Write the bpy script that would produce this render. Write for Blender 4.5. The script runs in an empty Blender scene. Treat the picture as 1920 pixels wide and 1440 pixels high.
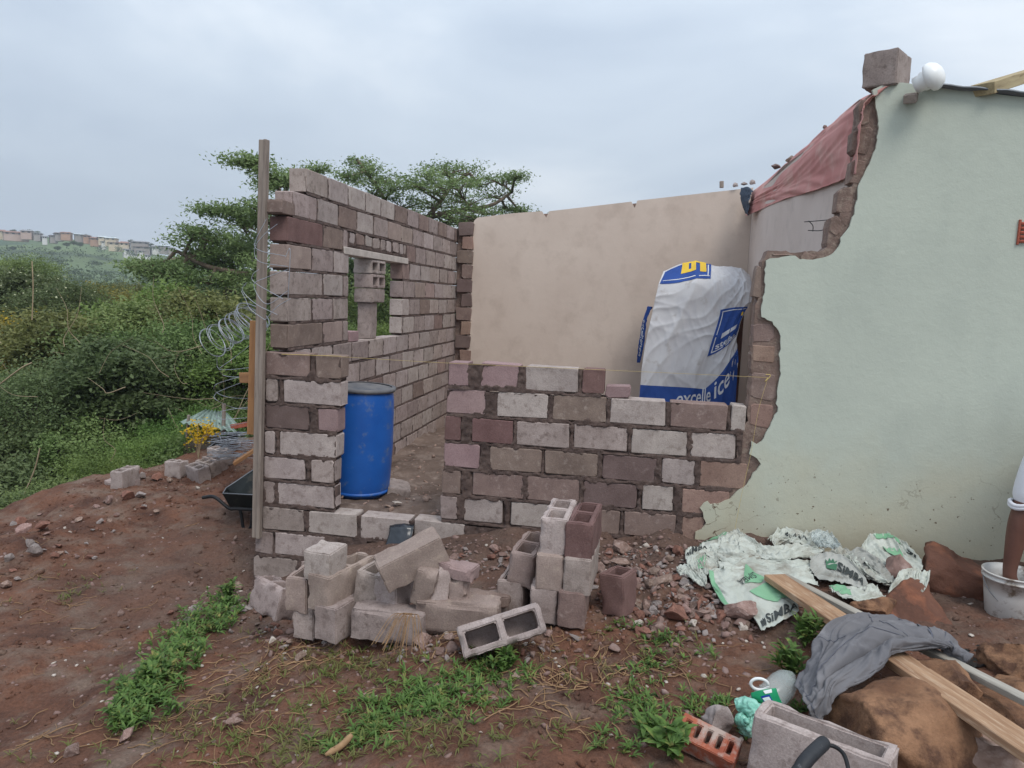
import bpy, bmesh, math, random
import numpy as np
from mathutils import Vector, Matrix, Euler
from mathutils.geometry import tessellate_polygon
random.seed(7); RNG = np.random.RandomState(7)
S = bpy.context.scene; COL = S.collection
# ---------------------------------------------------------------- camera
F = 1350.0; EYE = 1.66
def _n(v): v = np.array(v, float); return v/np.linalg.norm(v)
dY = _n([240, 154, -F]); up = np.cross(_n([1, -.035, 0]), dY); up = _n(up)
if up[1] < 0: up = -up
dX = np.cross(dY, up); RW = np.array([dX, dY, up])          # world = RW @ camera vector
cam = bpy.data.cameras.new('camera'); camo = bpy.data.objects.new('camera', cam); COL.objects.link(camo)
cam.sensor_width = 36; cam.lens = 36*F/1920; cam.clip_start = .05; cam.clip_end = 3000
M4 = Matrix([list(RW[0])+[0], list(RW[1])+[0], list(RW[2])+[EYE], [0, 0, 0, 1]])
camo.matrix_world = M4; S.camera = camo
# ---------------------------------------------------------------- sky, sun, exposure
S.view_settings.view_transform = 'Standard'; S.view_settings.look = 'None'
S.view_settings.exposure = 0.32; S.view_settings.gamma = 1; S.view_settings.use_curve_mapping = False
S.cycles.max_bounces = 6; S.cycles.volume_bounces = 0; S.cycles.transparent_max_bounces = 8
SUN_EL, SUN_AZ = 54, 142       # the brightest part of the overcast lies behind the camera, to the right
W = bpy.data.worlds.new('World'); S.world = W; W.use_nodes = True
nt = W.node_tree; nt.nodes.clear()
def nn(nt, t, **k):
    n = nt.nodes.new(t)
    for a, b in k.items():
        if a in n.inputs: n.inputs[a].default_value = b
        else: setattr(n, a, b)
    return n
sky = nn(nt, 'ShaderNodeTexSky', sky_type='NISHITA', sun_disc=False)
sky.sun_elevation = math.radians(SUN_EL); sky.sun_rotation = math.radians(SUN_AZ); sky.air_density = 1.5; sky.dust_density = 3
sc_ = nn(nt, 'ShaderNodeMix', data_type='RGBA', blend_type='MULTIPLY'); sc_.inputs[0].default_value = 1
sc_.inputs[7].default_value = (.07, .07, .07, 1); nt.links.new(sky.outputs[0], sc_.inputs[6])
tc = nn(nt, 'ShaderNodeTexCoord'); sep = nn(nt, 'ShaderNodeSeparateXYZ'); nt.links.new(tc.outputs['Generated'], sep.inputs[0])
mp = nn(nt, 'ShaderNodeMapping'); mp.inputs['Scale'].default_value = (1.6, 1.6, 4.5); mp.inputs['Location'].default_value = (2.3, .4, .9)
nt.links.new(tc.outputs['Generated'], mp.inputs[0])
nz = nn(nt, 'ShaderNodeTexNoise', Scale=1.15, Detail=7.0, Roughness=.5, Distortion=.5); nt.links.new(mp.outputs[0], nz.inputs['Vector'])
cr = nn(nt, 'ShaderNodeValToRGB'); nt.links.new(nz.outputs['Fac'], cr.inputs[0])
cr.color_ramp.elements[0].position = .33; cr.color_ramp.elements[0].color = (.48, .56, .67, 1)
cr.color_ramp.elements[1].position = .68; cr.color_ramp.elements[1].color = (.74, .80, .87, 1)
e_ = cr.color_ramp.elements.new(.50); e_.color = (.57, .65, .75, 1)
# an overcast dome is brighter overhead than at the horizon
mr = nn(nt, 'ShaderNodeMapRange'); mr.inputs[1].default_value = .02; mr.inputs[2].default_value = .9; mr.inputs[3].default_value = .80; mr.inputs[4].default_value = 1.55
nt.links.new(sep.outputs['Z'], mr.inputs[0])
vm = nn(nt, 'ShaderNodeVectorMath', operation='SCALE'); nt.links.new(cr.outputs[0], vm.inputs[0]); nt.links.new(mr.outputs[0], vm.inputs['Scale'])
mx = nn(nt, 'ShaderNodeMix', data_type='RGBA'); mx.inputs[0].default_value = .90
nt.links.new(sc_.outputs[2], mx.inputs[6]); nt.links.new(vm.outputs[0], mx.inputs[7])
bg = nn(nt, 'ShaderNodeBackground', Strength=1.0); nt.links.new(mx.outputs[2], bg.inputs[0])
wo = nn(nt, 'ShaderNodeOutputWorld'); nt.links.new(bg.outputs[0], wo.inputs[0])
sl = bpy.data.lights.new('sun', 'SUN'); sl.energy = 1.45; sl.angle = math.radians(24); sl.color = (1, .96, .9)
so = bpy.data.objects.new('sun', sl); COL.objects.link(so)
_az = math.radians(SUN_AZ); _d = Vector((math.sin(_az)*math.cos(math.radians(SUN_EL)), math.cos(_az)*math.cos(math.radians(SUN_EL)), math.sin(math.radians(SUN_EL))))
so.rotation_euler = _d.to_track_quat('Z', 'Y').to_euler()

# ---------------------------------------------------------------- pixel -> world helpers (survey of the photo)
def ray(px, py): return RW @ np.array([px-960, 720-py, -F])
def PY(px, py, Y): r = ray(px, py); t = Y/r[1]; return np.array([r[0]*t, Y, EYE+r[2]*t])
def PX(px, py, X): r = ray(px, py); t = X/r[0]; return np.array([X, r[1]*t, EYE+r[2]*t])
def PZ(px, py, z=0): r = ray(px, py); t = (z-EYE)/r[2]; return np.array([r[0]*t, r[1]*t, z])
def PD(px, py, d): r = ray(px, py)*d/F; return np.array([r[0], r[1], EYE+r[2]])
# ---------------------------------------------------------------- numpy noise
def _h(ix, iy, iz, s):
    n = (ix*374761393 + iy*668265263 + iz*2147483647 + s*974711) & 0xffffffff
    n = ((n ^ (n >> 13))*1274126177) & 0xffffffff
    return ((n ^ (n >> 16)) & 0xffff)/65535.0
def vn(p, seed=0):
    p = np.asarray(p, float); i = np.floor(p).astype(np.int64); f = p-i; f = f*f*(3-2*f); r = 0
    for a in (0, 1):
        for b in (0, 1):
            for c in (0, 1):
                w = (f[..., 0] if a else 1-f[..., 0])*(f[..., 1] if b else 1-f[..., 1])*(f[..., 2] if c else 1-f[..., 2])
                r = r + w*_h(i[..., 0]+a, i[..., 1]+b, i[..., 2]+c, seed)
    return r*2-1
def fbm(p, sc, octv=4, seed=0, gain=.5):
    p = np.asarray(p, float)*sc; a = 1; r = 0
    for k in range(octv): r = r+a*vn(p+k*17.3, seed+k); p = p*2.03; a *= gain
    return r
def v3(x, y, z=0): x = np.asarray(x, float); return np.stack([x, np.asarray(y, float)+0*x, np.asarray(z, float)+0*x], -1)
# ---------------------------------------------------------------- materials
MATS = {}
def mat(name, c1, c2, sc=6, c3=None, sc3=30, f3=(.5, .7), rough=.9, bump=.4, bsc=60, bdist=.004, rnd=.12, spec=.25, metal=0, det=6, ramp=(.35, .65),
        stretch=(1, 1, 1), hue=0.0, pores=0.0, psc=150, alpha=None, trans=0, twos=None, rndc=True):
    m = bpy.data.materials.new(name); m.use_nodes = True; t = m.node_tree; t.nodes.clear()
    out = nn(t, 'ShaderNodeOutputMaterial'); b = nn(t, 'ShaderNodeBsdfPrincipled'); t.links.new(b.outputs[0], out.inputs[0])
    b.inputs['Roughness'].default_value = rough; b.inputs['Metallic'].default_value = metal
    b.inputs['Specular IOR Level'].default_value = spec
    tc = nn(t, 'ShaderNodeTexCoord'); oi = nn(t, 'ShaderNodeObjectInfo')
    mu = nn(t, 'ShaderNodeMath', operation='MULTIPLY'); mu.inputs[1].default_value = 41.0 if rndc else 0; t.links.new(oi.outputs['Random'], mu.inputs[0])
    ad = nn(t, 'ShaderNodeVectorMath', operation='ADD'); t.links.new(tc.outputs['Object'], ad.inputs[0]); t.links.new(mu.outputs[0], ad.inputs[1])
    mp = nn(t, 'ShaderNodeMapping'); mp.inputs['Scale'].default_value = stretch; t.links.new(ad.outputs[0], mp.inputs[0])
    n1 = nn(t, 'ShaderNodeTexNoise', Scale=sc, Detail=float(det), Roughness=.6); t.links.new(mp.outputs[0], n1.inputs['Vector'])
    r1 = nn(t, 'ShaderNodeMapRange'); r1.inputs[1].default_value = ramp[0]; r1.inputs[2].default_value = ramp[1]; t.links.new(n1.outputs[0], r1.inputs[0])
    x1 = nn(t, 'ShaderNodeMix', data_type='RGBA'); x1.inputs[6].default_value = (*c1, 1); x1.inputs[7].default_value = (*c2, 1); t.links.new(r1.outputs[0], x1.inputs[0])
    last = x1.outputs[2]
    if c3 is not None:
        n3 = nn(t, 'ShaderNodeTexNoise', Scale=sc3, Detail=5.0, Roughness=.65); t.links.new(mp.outputs[0], n3.inputs['Vector'])
        r3 = nn(t, 'ShaderNodeMapRange'); r3.inputs[1].default_value = f3[0]; r3.inputs[2].default_value = f3[1]; t.links.new(n3.outputs[0], r3.inputs[0])
        x3 = nn(t, 'ShaderNodeMix', data_type='RGBA'); x3.inputs[7].default_value = (*c3, 1); t.links.new(last, x3.inputs[6]); t.links.new(r3.outputs[0], x3.inputs[0]); last = x3.outputs[2]
    hs = nn(t, 'ShaderNodeHueSaturation'); t.links.new(last, hs.inputs['Color'])
    mv = nn(t, 'ShaderNodeMapRange'); mv.inputs[3].default_value = 1-rnd; mv.inputs[4].default_value = 1+rnd; t.links.new(oi.outputs['Random'], mv.inputs[0]); t.links.new(mv.outputs[0], hs.inputs['Value'])
    if hue:
        fr = nn(t, 'ShaderNodeMath', operation='FRACT'); m7 = nn(t, 'ShaderNodeMath', operation='MULTIPLY'); m7.inputs[1].default_value = 7.13
        t.links.new(oi.outputs['Random'], m7.inputs[0]); t.links.new(m7.outputs[0], fr.inputs[0])
        mh = nn(t, 'ShaderNodeMapRange'); mh.inputs[3].default_value = .5-hue; mh.inputs[4].default_value = .5+hue; t.links.new(fr.outputs[0], mh.inputs[0]); t.links.new(mh.outputs[0], hs.inputs['Hue'])
    if pores:
        np_ = nn(t, 'ShaderNodeTexNoise', Scale=float(psc), Detail=4.0, Roughness=.75); t.links.new(mp.outputs[0], np_.inputs['Vector'])
        rp = nn(t, 'ShaderNodeMapRange'); rp.inputs[1].default_value = .36; rp.inputs[2].default_value = .62; rp.inputs[3].default_value = 1-pores; rp.inputs[4].default_value = 1+pores*.6; t.links.new(np_.outputs[0], rp.inputs[0])
        h2 = nn(t, 'ShaderNodeHueSaturation'); t.links.new(hs.outputs[0], h2.inputs['Color']); t.links.new(rp.outputs[0], h2.inputs['Value']); hs = h2
    t.links.new(hs.outputs[0], b.inputs['Base Color'])
    if bump:
        nb = nn(t, 'ShaderNodeTexNoise', Scale=bsc, Detail=8.0, Roughness=.7); t.links.new(mp.outputs[0], nb.inputs['Vector'])
        bp = nn(t, 'ShaderNodeBump', Strength=bump, Distance=bdist); t.links.new(nb.outputs[0], bp.inputs['Height']); t.links.new(bp.outputs[0], b.inputs['Normal'])
    if trans: b.inputs['Transmission Weight'].default_value = trans
    if alpha is not None: b.inputs['Alpha'].default_value = alpha
    if twos:                       # thin leaf: let some light through
        tr = nn(t, 'ShaderNodeBsdfTranslucent'); t.links.new(hs.outputs[0], tr.inputs[0]); ms = nn(t, 'ShaderNodeMixShader'); ms.inputs[0].default_value = twos
        t.links.new(b.outputs[0], ms.inputs[1]); t.links.new(tr.outputs[0], ms.inputs[2]); t.links.new(ms.outputs[0], out.inputs[0])
    m['bsdf'] = b.name; MATS[name] = m; return m
def C(r, g, b):                    # sRGB byte colour of a surface -> linear
    return tuple(((x/255)/12.92 if x < 11 else ((x/255+.055)/1.055)**2.4) for x in (r, g, b))
# ---------------------------------------------------------------- mesh helpers
def mkmesh(name, V, Fc, smooth=False):
    me = bpy.data.meshes.new(name)
    if isinstance(Fc, np.ndarray):
        V = np.asarray(V, np.float32); n, k = Fc.shape
        me.vertices.add(len(V)); me.vertices.foreach_set('co', V.ravel())
        me.loops.add(n*k); me.loops.foreach_set('vertex_index', Fc.astype(np.int32).ravel())
        me.polygons.add(n); me.polygons.foreach_set('loop_start', np.arange(0, n*k, k, dtype=np.int32))
        try: me.polygons.foreach_set('loop_total', np.full(n, k, np.int32))
        except Exception: pass
        me.update(calc_edges=True)
    else:
        me.from_pydata([tuple(map(float, v)) for v in V], [], Fc); me.update()
    if smooth: me.polygons.foreach_set('use_smooth', np.ones(len(me.polygons), bool))
    return me
def tag(o, label=None, cat=None, group=None, kind=None):
    if label: o['label'] = label
    if cat: o['category'] = cat
    if group: o['group'] = group
    if kind: o['kind'] = kind
    return o
def obj(name, me, m=None, parent=None, loc=None, **k):
    o = bpy.data.objects.new(name, me); COL.objects.link(o)
    if m is not None and me is not None:
        mm = MATS[m] if isinstance(m, str) else m
        if not me.materials: me.materials.append(mm)
        elif me.materials[0] != mm: o.material_slots[0].link = 'OBJECT'; o.material_slots[0].material = mm
    if parent: o.parent = parent
    if loc is not None: o.location = loc
    return tag(o, **k)
def empty(name, label, cat, loc=(0, 0, 0), group=None):
    o = bpy.data.objects.new(name, None); COL.objects.link(o); o.location = loc; o.empty_display_size = .1
    return tag(o, label, cat, group)
def grid_faces(nv, nu):
    a = np.arange(nv*nu).reshape(nv, nu)
    return np.stack([a[:-1, :-1], a[:-1, 1:], a[1:, 1:], a[1:, :-1]], -1).reshape(-1, 4)
def bmo(bm, name, m=None, parent=None, smooth=False, **k):
    me = bpy.data.meshes.new(name); bm.normal_update(); bm.to_mesh(me); bm.free()
    if smooth: me.polygons.foreach_set('use_smooth', np.ones(len(me.polygons), bool))
    return obj(name, me, m, parent, **k)
def box_bm(c, d, bev=.003, rot=None, bm=None, seg=1, jit=0):
    bm2 = bmesh.new(); bmesh.ops.create_cube(bm2, size=1)
    for v in bm2.verts: v.co = Vector((v.co.x*d[0]+random.uniform(-jit, jit), v.co.y*d[1]+random.uniform(-jit, jit), v.co.z*d[2]+random.uniform(-jit, jit)))
    if bev: bmesh.ops.bevel(bm2, geom=bm2.edges[:], offset=bev, segments=seg, affect='EDGES')
    R = rot.to_matrix() if rot is not None and hasattr(rot, 'to_matrix') else (rot if rot is not None else Matrix.Identity(3))
    for v in bm2.verts: v.co = R @ v.co + Vector(c)
    if bm is None: return bm2
    me = bpy.data.meshes.new('t'); bm2.to_mesh(me); bm2.free(); bm.from_mesh(me); bpy.data.meshes.remove(me); return bm
def tube_arrays(pts, r, n=6, closed=False):
    pts = np.asarray(pts, float); N = len(pts); rr = np.full(N, r, float) if np.isscalar(r) else np.asarray(r, float)
    T = np.gradient(pts, axis=0); T /= np.linalg.norm(T, axis=1)[:, None]+1e-9
    A = np.cross(T, [0, 0, 1.]); bad = np.linalg.norm(A, axis=1) < .15; A[bad] = np.cross(T[bad], [1., 0, 0])
    A /= np.linalg.norm(A, axis=1)[:, None]
    for i in range(1, N):
        a = A[i-1]-T[i]*np.dot(A[i-1], T[i]); l = np.linalg.norm(a)
        if l > 1e-4: A[i] = a/l
    B = np.cross(T, A); th = np.arange(n)*2*np.pi/n
    V = pts[:, None]+rr[:, None, None]*(np.cos(th)[None, :, None]*A[:, None]+np.sin(th)[None, :, None]*B[:, None])
    i = np.arange(N-1)[:, None]*n; j = np.arange(n)[None]; j2 = (j+1) % n
    Fq = np.stack([i+j, i+j2, i+n+j2, i+n+j], -1).reshape(-1, 4)
    return V.reshape(-1, 3), Fq
class Acc:                                        # gathers quads into one mesh
    def __init__(s): s.V = []; s.F = []; s.n = 0
    def add(s, V, Fq): s.V.append(V); s.F.append(np.asarray(Fq)+s.n); s.n += len(V)
    def tube(s, pts, r, n=5): s.add(*tube_arrays(pts, r, n))
    def mesh(s, name, smooth=False): return mkmesh(name, np.concatenate(s.V), np.concatenate(s.F), smooth)
def tube_obj(name, pts, r, m, parent=None, n=10, **k):
    a = Acc(); a.tube(pts, r, n); me = a.mesh(name, True)
    bm = bmesh.new(); bm.from_mesh(me); bmesh.ops.holes_fill(bm, edges=[e for e in bm.edges if e.is_boundary]); bm.to_mesh(me); bm.free()
    return obj(name, me, m, parent, **k)
def spline(pts, n=40):
    pts = np.asarray(pts, float); P = np.vstack([2*pts[0]-pts[1], pts, 2*pts[-1]-pts[-2]]); out = []
    t = np.linspace(0, len(pts)-1-1e-6, n)
    for s in t:
        i = int(s); f = s-i; a, b, c, d = P[i:i+4]
        out.append(.5*((2*b)+(-a+c)*f+(2*a-5*b+4*c-d)*f*f+(-a+3*b-3*c+d)*f**3))
    return np.array(out)
def prism(name, poly, thick, tomap, m, parent=None, jag=0, step=None, **k):
    """closed solid from a 2D outline: tomap(u, v, w) -> xyz, w = 0 front and 1 back"""
    if step:
        q = []
        for i, p in enumerate(poly):
            a = np.array(p[:2], float); b = np.array(poly[(i+1) % len(poly)][:2], float); L = np.linalg.norm(b-a)
            rough = len(p) > 2
            nseg = max(1, int(L/step)) if rough else 1
            for s in range(nseg):
                c = a+(b-a)*s/nseg
                if rough: c = c+RNG.uniform(-jag, jag, 2)
                q.append(tuple(c))
        poly = q
    n = len(poly); bm = bmesh.new()
    f = [bm.verts.new(tomap(u, v, 0)) for u, v in poly]; b = [bm.verts.new(tomap(u, v, 1)) for u, v in poly]
    for t3 in tessellate_polygon([[Vector((u, v, 0)) for u, v in poly]]):
        bm.faces.new([f[i] for i in t3]); bm.faces.new([b[i] for i in t3[::-1]])
    for i in range(n): bm.faces.new((f[i], b[i], b[(i+1) % n], f[(i+1) % n]))
    bmesh.ops.recalc_face_normals(bm, faces=bm.faces[:])
    return bmo(bm, name, m, parent, **k)
class Sheet:
    """a piece of cloth: control rows of (px, py, Y) smoothed by splines, displaced by folds"""
    def __init__(s, rows, amp=.0, seed=0, fs=1.0, fn=None, raw=False):
        s.P = np.array([[q if raw else PY(*q) for q in r] for r in rows], float); s.pw = 1.7; s.amp = amp; s.seed = seed; s.fs = fs; s.fn = fn
    def _cr(s, P, t, axis):
        n = P.shape[axis]; t = np.clip(t, 0, 1)*(n-1-1e-6); i = t.astype(int); f = (t-i)[..., None]
        def g(k): return np.clip(i+k, 0, n-1)
        return i, f, g
    def base(s, u, v):
        P = s.P; nr, nc = P.shape[:2]; i, f, gi = s._cr(P, v, 0); j, h, gj = s._cr(P, u, 1)
        def cr(a, b, c, d, f): return .5*((2*b)+(c-a)*f+(2*a-5*b+4*c-d)*f*f+(3*b-a-3*c+d)*f**3)
        R = []
        for k in (-1, 0, 1, 2):
            R.append(cr(*[P[gi(k), gj(l)] for l in (-1, 0, 1, 2)], h))
        return cr(*R, f)
    def crease(s, u, v):
        r = np.random.RandomState(s.seed); x = u*3*s.fs; y = v*3*s.fs; z = 0
        p = v3(x, y, s.seed*3.1); wx = vn(p*1.1, 3)*.5; wy = vn(p*1.1+9, 4)*.5
        for k in range(6):
            a = r.uniform(0, np.pi); fr = r.uniform(.5, 1.6)*(1+.35*k); ph = r.uniform(0, 9)
            t = ((x+wx)*np.cos(a)+(y+wy)*np.sin(a))*fr+ph; tri = 1-np.abs(2*(t-np.floor(t))-1)
            m = np.clip(vn(v3(x*.9+k*7, y*.9, s.seed), 11+k)+.6, 0, 1)
            z = z+(tri**s.pw-.5)*m/(1+.45*k)
        return z*.55
    def ev(s, u, v, off=0):
        u = np.asarray(u, float); v = np.asarray(v, float); e = 1e-3
        b = s.base(u, v); du = s.base(np.clip(u+e, 0, 1), v)-s.base(np.clip(u-e, 0, 1), v); dv = s.base(u, np.clip(v+e, 0, 1))-s.base(u, np.clip(v-e, 0, 1))
        N = np.cross(du, dv); N /= np.linalg.norm(N, axis=-1)[..., None]+1e-12
        c = np.array([0, 0, EYE])-b; N = np.where((np.sum(N*c, -1) < 0)[..., None], -N, N)
        d = s.amp*s.crease(u, v)
        if s.fn is not None: d = d+s.fn(u, v)
        return b+N*(d+off)[..., None]
    def mesh(s, name, nu, nv, m, thick=.003, parent=None, cut=None, **k):
        U, V = np.meshgrid(np.linspace(0, 1, nu), np.linspace(0, 1, nv)); Fq = grid_faces(nv, nu)
        if cut is not None:
            c = cut(U.ravel(), V.ravel()); Fq = Fq[~c[Fq].any(1)]
        P = s.ev(U, V).reshape(-1, 3); me = mkmesh(name, P, Fq, True)
        o = obj(name, me, m, parent, **k)
        md = o.modifiers.new('t', 'SOLIDIFY'); md.thickness = thick; md.offset = 0
        return o
    def patch(s, name, V2, Fc, m, parent, off=.004, **k):
        V2 = np.asarray(V2, float); P = s.ev(V2[:, 0], V2[:, 1], off)
        me = mkmesh(name, P, Fc if isinstance(Fc, np.ndarray) else [tuple(f) for f in Fc], True); return obj(name, me, m, parent, **k)
    def quad(s, name, uv4, m, parent, n=14, off=.004, hole=None, **k):
        a, b, c, d = [np.array(q, float) for q in uv4]; U, V = np.meshgrid(np.linspace(0, 1, n), np.linspace(0, 1, n))
        Q = a*(1-U)[..., None]*(1-V)[..., None]+b*U[..., None]*(1-V)[..., None]+c*(U*V)[..., None]+d*((1-U)*V)[..., None]
        Fq = grid_faces(n, n)
        return s.patch(name, Q.reshape(-1, 2), Fq, m, parent, off, **k)
_txt = {}
def text2d(txt, bold=0.0, cut=8):
    key = (txt, bold)
    if key in _txt: return _txt[key]
    cu = bpy.data.curves.new('t', 'FONT'); cu.body = txt; cu.offset = bold; cu.resolution_u = 3
    o = bpy.data.objects.new('t', cu); COL.objects.link(o); dg = bpy.context.evaluated_depsgraph_get(); dg.update()
    me = bpy.data.meshes.new_from_object(o.evaluated_get(dg)); bm = bmesh.new(); bm.from_mesh(me)
    bmesh.ops.triangulate(bm, faces=bm.faces[:])
    for _ in range(3):
        L = [e for e in bm.edges if e.calc_length() > .22]
        if L: bmesh.ops.subdivide_edges(bm, edges=L, cuts=1); bmesh.ops.triangulate(bm, faces=bm.faces[:])
    V = np.array([v.co[:2] for v in bm.verts]); Fc = [[v.index for v in f.verts] for f in bm.faces]
    bm.free(); bpy.data.objects.remove(o); bpy.data.curves.remove(cu)
    V = (V-V.min(0))/(V.max(0)-V.min(0)).max()*1.0                # unit width
    _txt[key] = (V, np.array(Fc)); return _txt[key]
def sheet_text(sh, txt, uv0, uvx, uvy, m, parent, name='lettering', bold=0, off=.006, **k):
    V, Fc = text2d(txt, bold); h = V[:, 1].max(); Q = np.array(uv0)+V[:, :1]*np.array(uvx)+V[:, 1:2]/h*np.array(uvy)
    return sh.patch(name, Q, Fc, m, parent, off, **k)
# ================================================================ MATERIALS
mat('dirt', C(120, 83, 65), C(76, 52, 43), 2.4, C(118, 99, 87), 3.4, (.48, .68), bump=1.0, bsc=22, bdist=.02, rnd=0, rndc=False, ramp=(.3, .7))
mat('dirt_inner', C(118, 101, 91), C(88, 73, 65), 2.2, C(140, 124, 114), 6, (.5, .7), bump=.9, bsc=30, bdist=.015, rnd=0, rndc=False)
mat('slope_soil', C(70, 66, 44), C(50, 60, 32), 1.0, bump=.8, bsc=4, bdist=.05, rnd=0)
mat('mortar', C(96, 80, 74), C(76, 63, 59), 7, C(112, 98, 92), 26, (.55, .8), bump=1.0, bsc=55, bdist=.006, rnd=.04)
P_ = dict(bump=.8, bsc=110, bdist=.004, hue=.012, pores=.16, psc=130)
mat('block_light', C(176, 163, 157), C(156, 143, 138), 7, C(132, 118, 112), 20, (.52, .72), rnd=.10, **P_)
mat('block_mid', C(168, 153, 147), C(148, 133, 127), 6, C(120, 105, 99), 22, (.5, .72), rnd=.14, **P_)
mat('block_brown', C(138, 119, 110), C(118, 100, 93), 7, C(156, 140, 132), 24, (.55, .75), rnd=.10, **P_)
mat('block_dark', C(118, 101, 96), C(104, 88, 83), 7, C(138, 122, 116), 24, (.58, .78), rnd=.08, **P_)
mat('block_tan', C(158, 140, 132), C(140, 122, 115), 8, C(170, 152, 140), 20, (.55, .75), rnd=.10, **P_)
mat('block_pink', C(156, 132, 130), C(142, 118, 117), 7, C(120, 98, 96), 26, (.6, .8), rnd=.08, **P_)
mat('block_red', C(124, 95, 93), C(108, 81, 79), 8, C(140, 116, 112), 22, (.62, .82), rnd=.08, **P_)
mat('block_orange', C(154, 128, 116), C(134, 108, 98), 5, C(112, 88, 80), 18, (.55, .75), rnd=.08, **P_)
mat('old_core', C(140, 118, 108), C(112, 94, 86), 9, C(150, 134, 122), 30, (.5, .7), bump=1.0, bsc=40, bdist=.01, rnd=.10)
mat('plaster_cream', C(208, 192, 179), C(199, 182, 169), 1.2, C(184, 167, 154), 3, (.5, .8), bump=.5, bsc=10, bdist=.006, rnd=.0, rndc=False)
mat('plaster_white', C(205, 192, 184), C(195, 181, 172), 1.5, C(180, 168, 160), 4, (.55, .8), bump=.25, bsc=25, bdist=.003, rnd=.0, rndc=False)
mat('concrete_lintel', C(196, 186, 178), C(176, 166, 158), 12, bump=.5, bsc=60, rnd=.05)
mat('metal_roof', C(128, 132, 136), C(104, 108, 112), 3, rough=.5, metal=.5, bump=.1, rnd=.02)
mat('wood_old', C(150, 138, 128), C(124, 112, 104), 4, C(100, 88, 80), 9, (.55, .75), stretch=(6, 6, .6), bump=.5, bsc=30, bdist=.002, rnd=.08)
mat('wood_orange', C(168, 124, 84), C(140, 100, 68), 5, C(110, 72, 46), 14, (.6, .8), stretch=(5, 5, .5), bump=.3, bsc=30, bdist=.002, rnd=.06, rough=.7)
mat('grass_hill', C(102, 118, 74), C(80, 98, 62), .02, C(64, 82, 56), .035, (.5, .62), bump=.0, rnd=0, rndc=False, det=10)
def muddy():
    m = MATS['dirt']; t = m.node_tree; b = t.nodes[m['bsdf']]; hs = b.inputs['Base Color'].links[0].from_socket
    tc = nn(t, 'ShaderNodeTexCoord'); sp = nn(t, 'ShaderNodeSeparateXYZ'); t.links.new(tc.outputs['Object'], sp.inputs[0])
    nz = nn(t, 'ShaderNodeTexNoise', Scale=1.4, Detail=6.0); t.links.new(tc.outputs['Object'], nz.inputs['Vector'])
    ma = nn(t, 'ShaderNodeMath', operation='MULTIPLY_ADD'); ma.inputs[1].default_value = 2.2; t.links.new(nz.outputs[0], ma.inputs[0]); t.links.new(sp.outputs['Y'], ma.inputs[2])
    r = nn(t, 'ShaderNodeMapRange'); r.inputs[1].default_value = 4.7; r.inputs[2].default_value = 5.7; r.inputs[4].default_value = .75; t.links.new(ma.outputs[0], r.inputs[0])
    n2 = nn(t, 'ShaderNodeTexNoise', Scale=22.0, Detail=6.0); t.links.new(tc.outputs['Object'], n2.inputs['Vector'])
    x0 = nn(t, 'ShaderNodeMix', data_type='RGBA'); x0.inputs[6].default_value = (*C(110, 91, 82), 1); x0.inputs[7].default_value = (*C(76, 61, 54), 1); t.links.new(n2.outputs[0], x0.inputs[0])
    x = nn(t, 'ShaderNodeMix', data_type='RGBA'); t.links.new(x0.outputs[2], x.inputs[7]); t.links.new(hs, x.inputs[6]); rx = nn(t, 'ShaderNodeMapRange'); rx.inputs[1].default_value = -4.3; rx.inputs[2].default_value = -2.8; t.links.new(sp.outputs['X'], rx.inputs[0])
    mm_ = nn(t, 'ShaderNodeMath', operation='MULTIPLY'); t.links.new(r.outputs[0], mm_.inputs[0]); t.links.new(rx.outputs[0], mm_.inputs[1]); t.links.new(mm_.outputs[0], x.inputs[0])
    n3 = nn(t, 'ShaderNodeTexNoise', Scale=60.0, Detail=5.0, Roughness=.8); t.links.new(tc.outputs['Object'], n3.inputs['Vector'])
    r3 = nn(t, 'ShaderNodeMapRange'); r3.inputs[1].default_value = .3; r3.inputs[2].default_value = .7; r3.inputs[3].default_value = .62; r3.inputs[4].default_value = 1.32; t.links.new(n3.outputs[0], r3.inputs[0])
    h = nn(t, 'ShaderNodeHueSaturation'); t.links.new(x.outputs[2], h.inputs['Color']); t.links.new(r3.outputs[0], h.inputs['Value']); t.links.new(h.outputs[0], b.inputs['Base Color'])
muddy()
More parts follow.
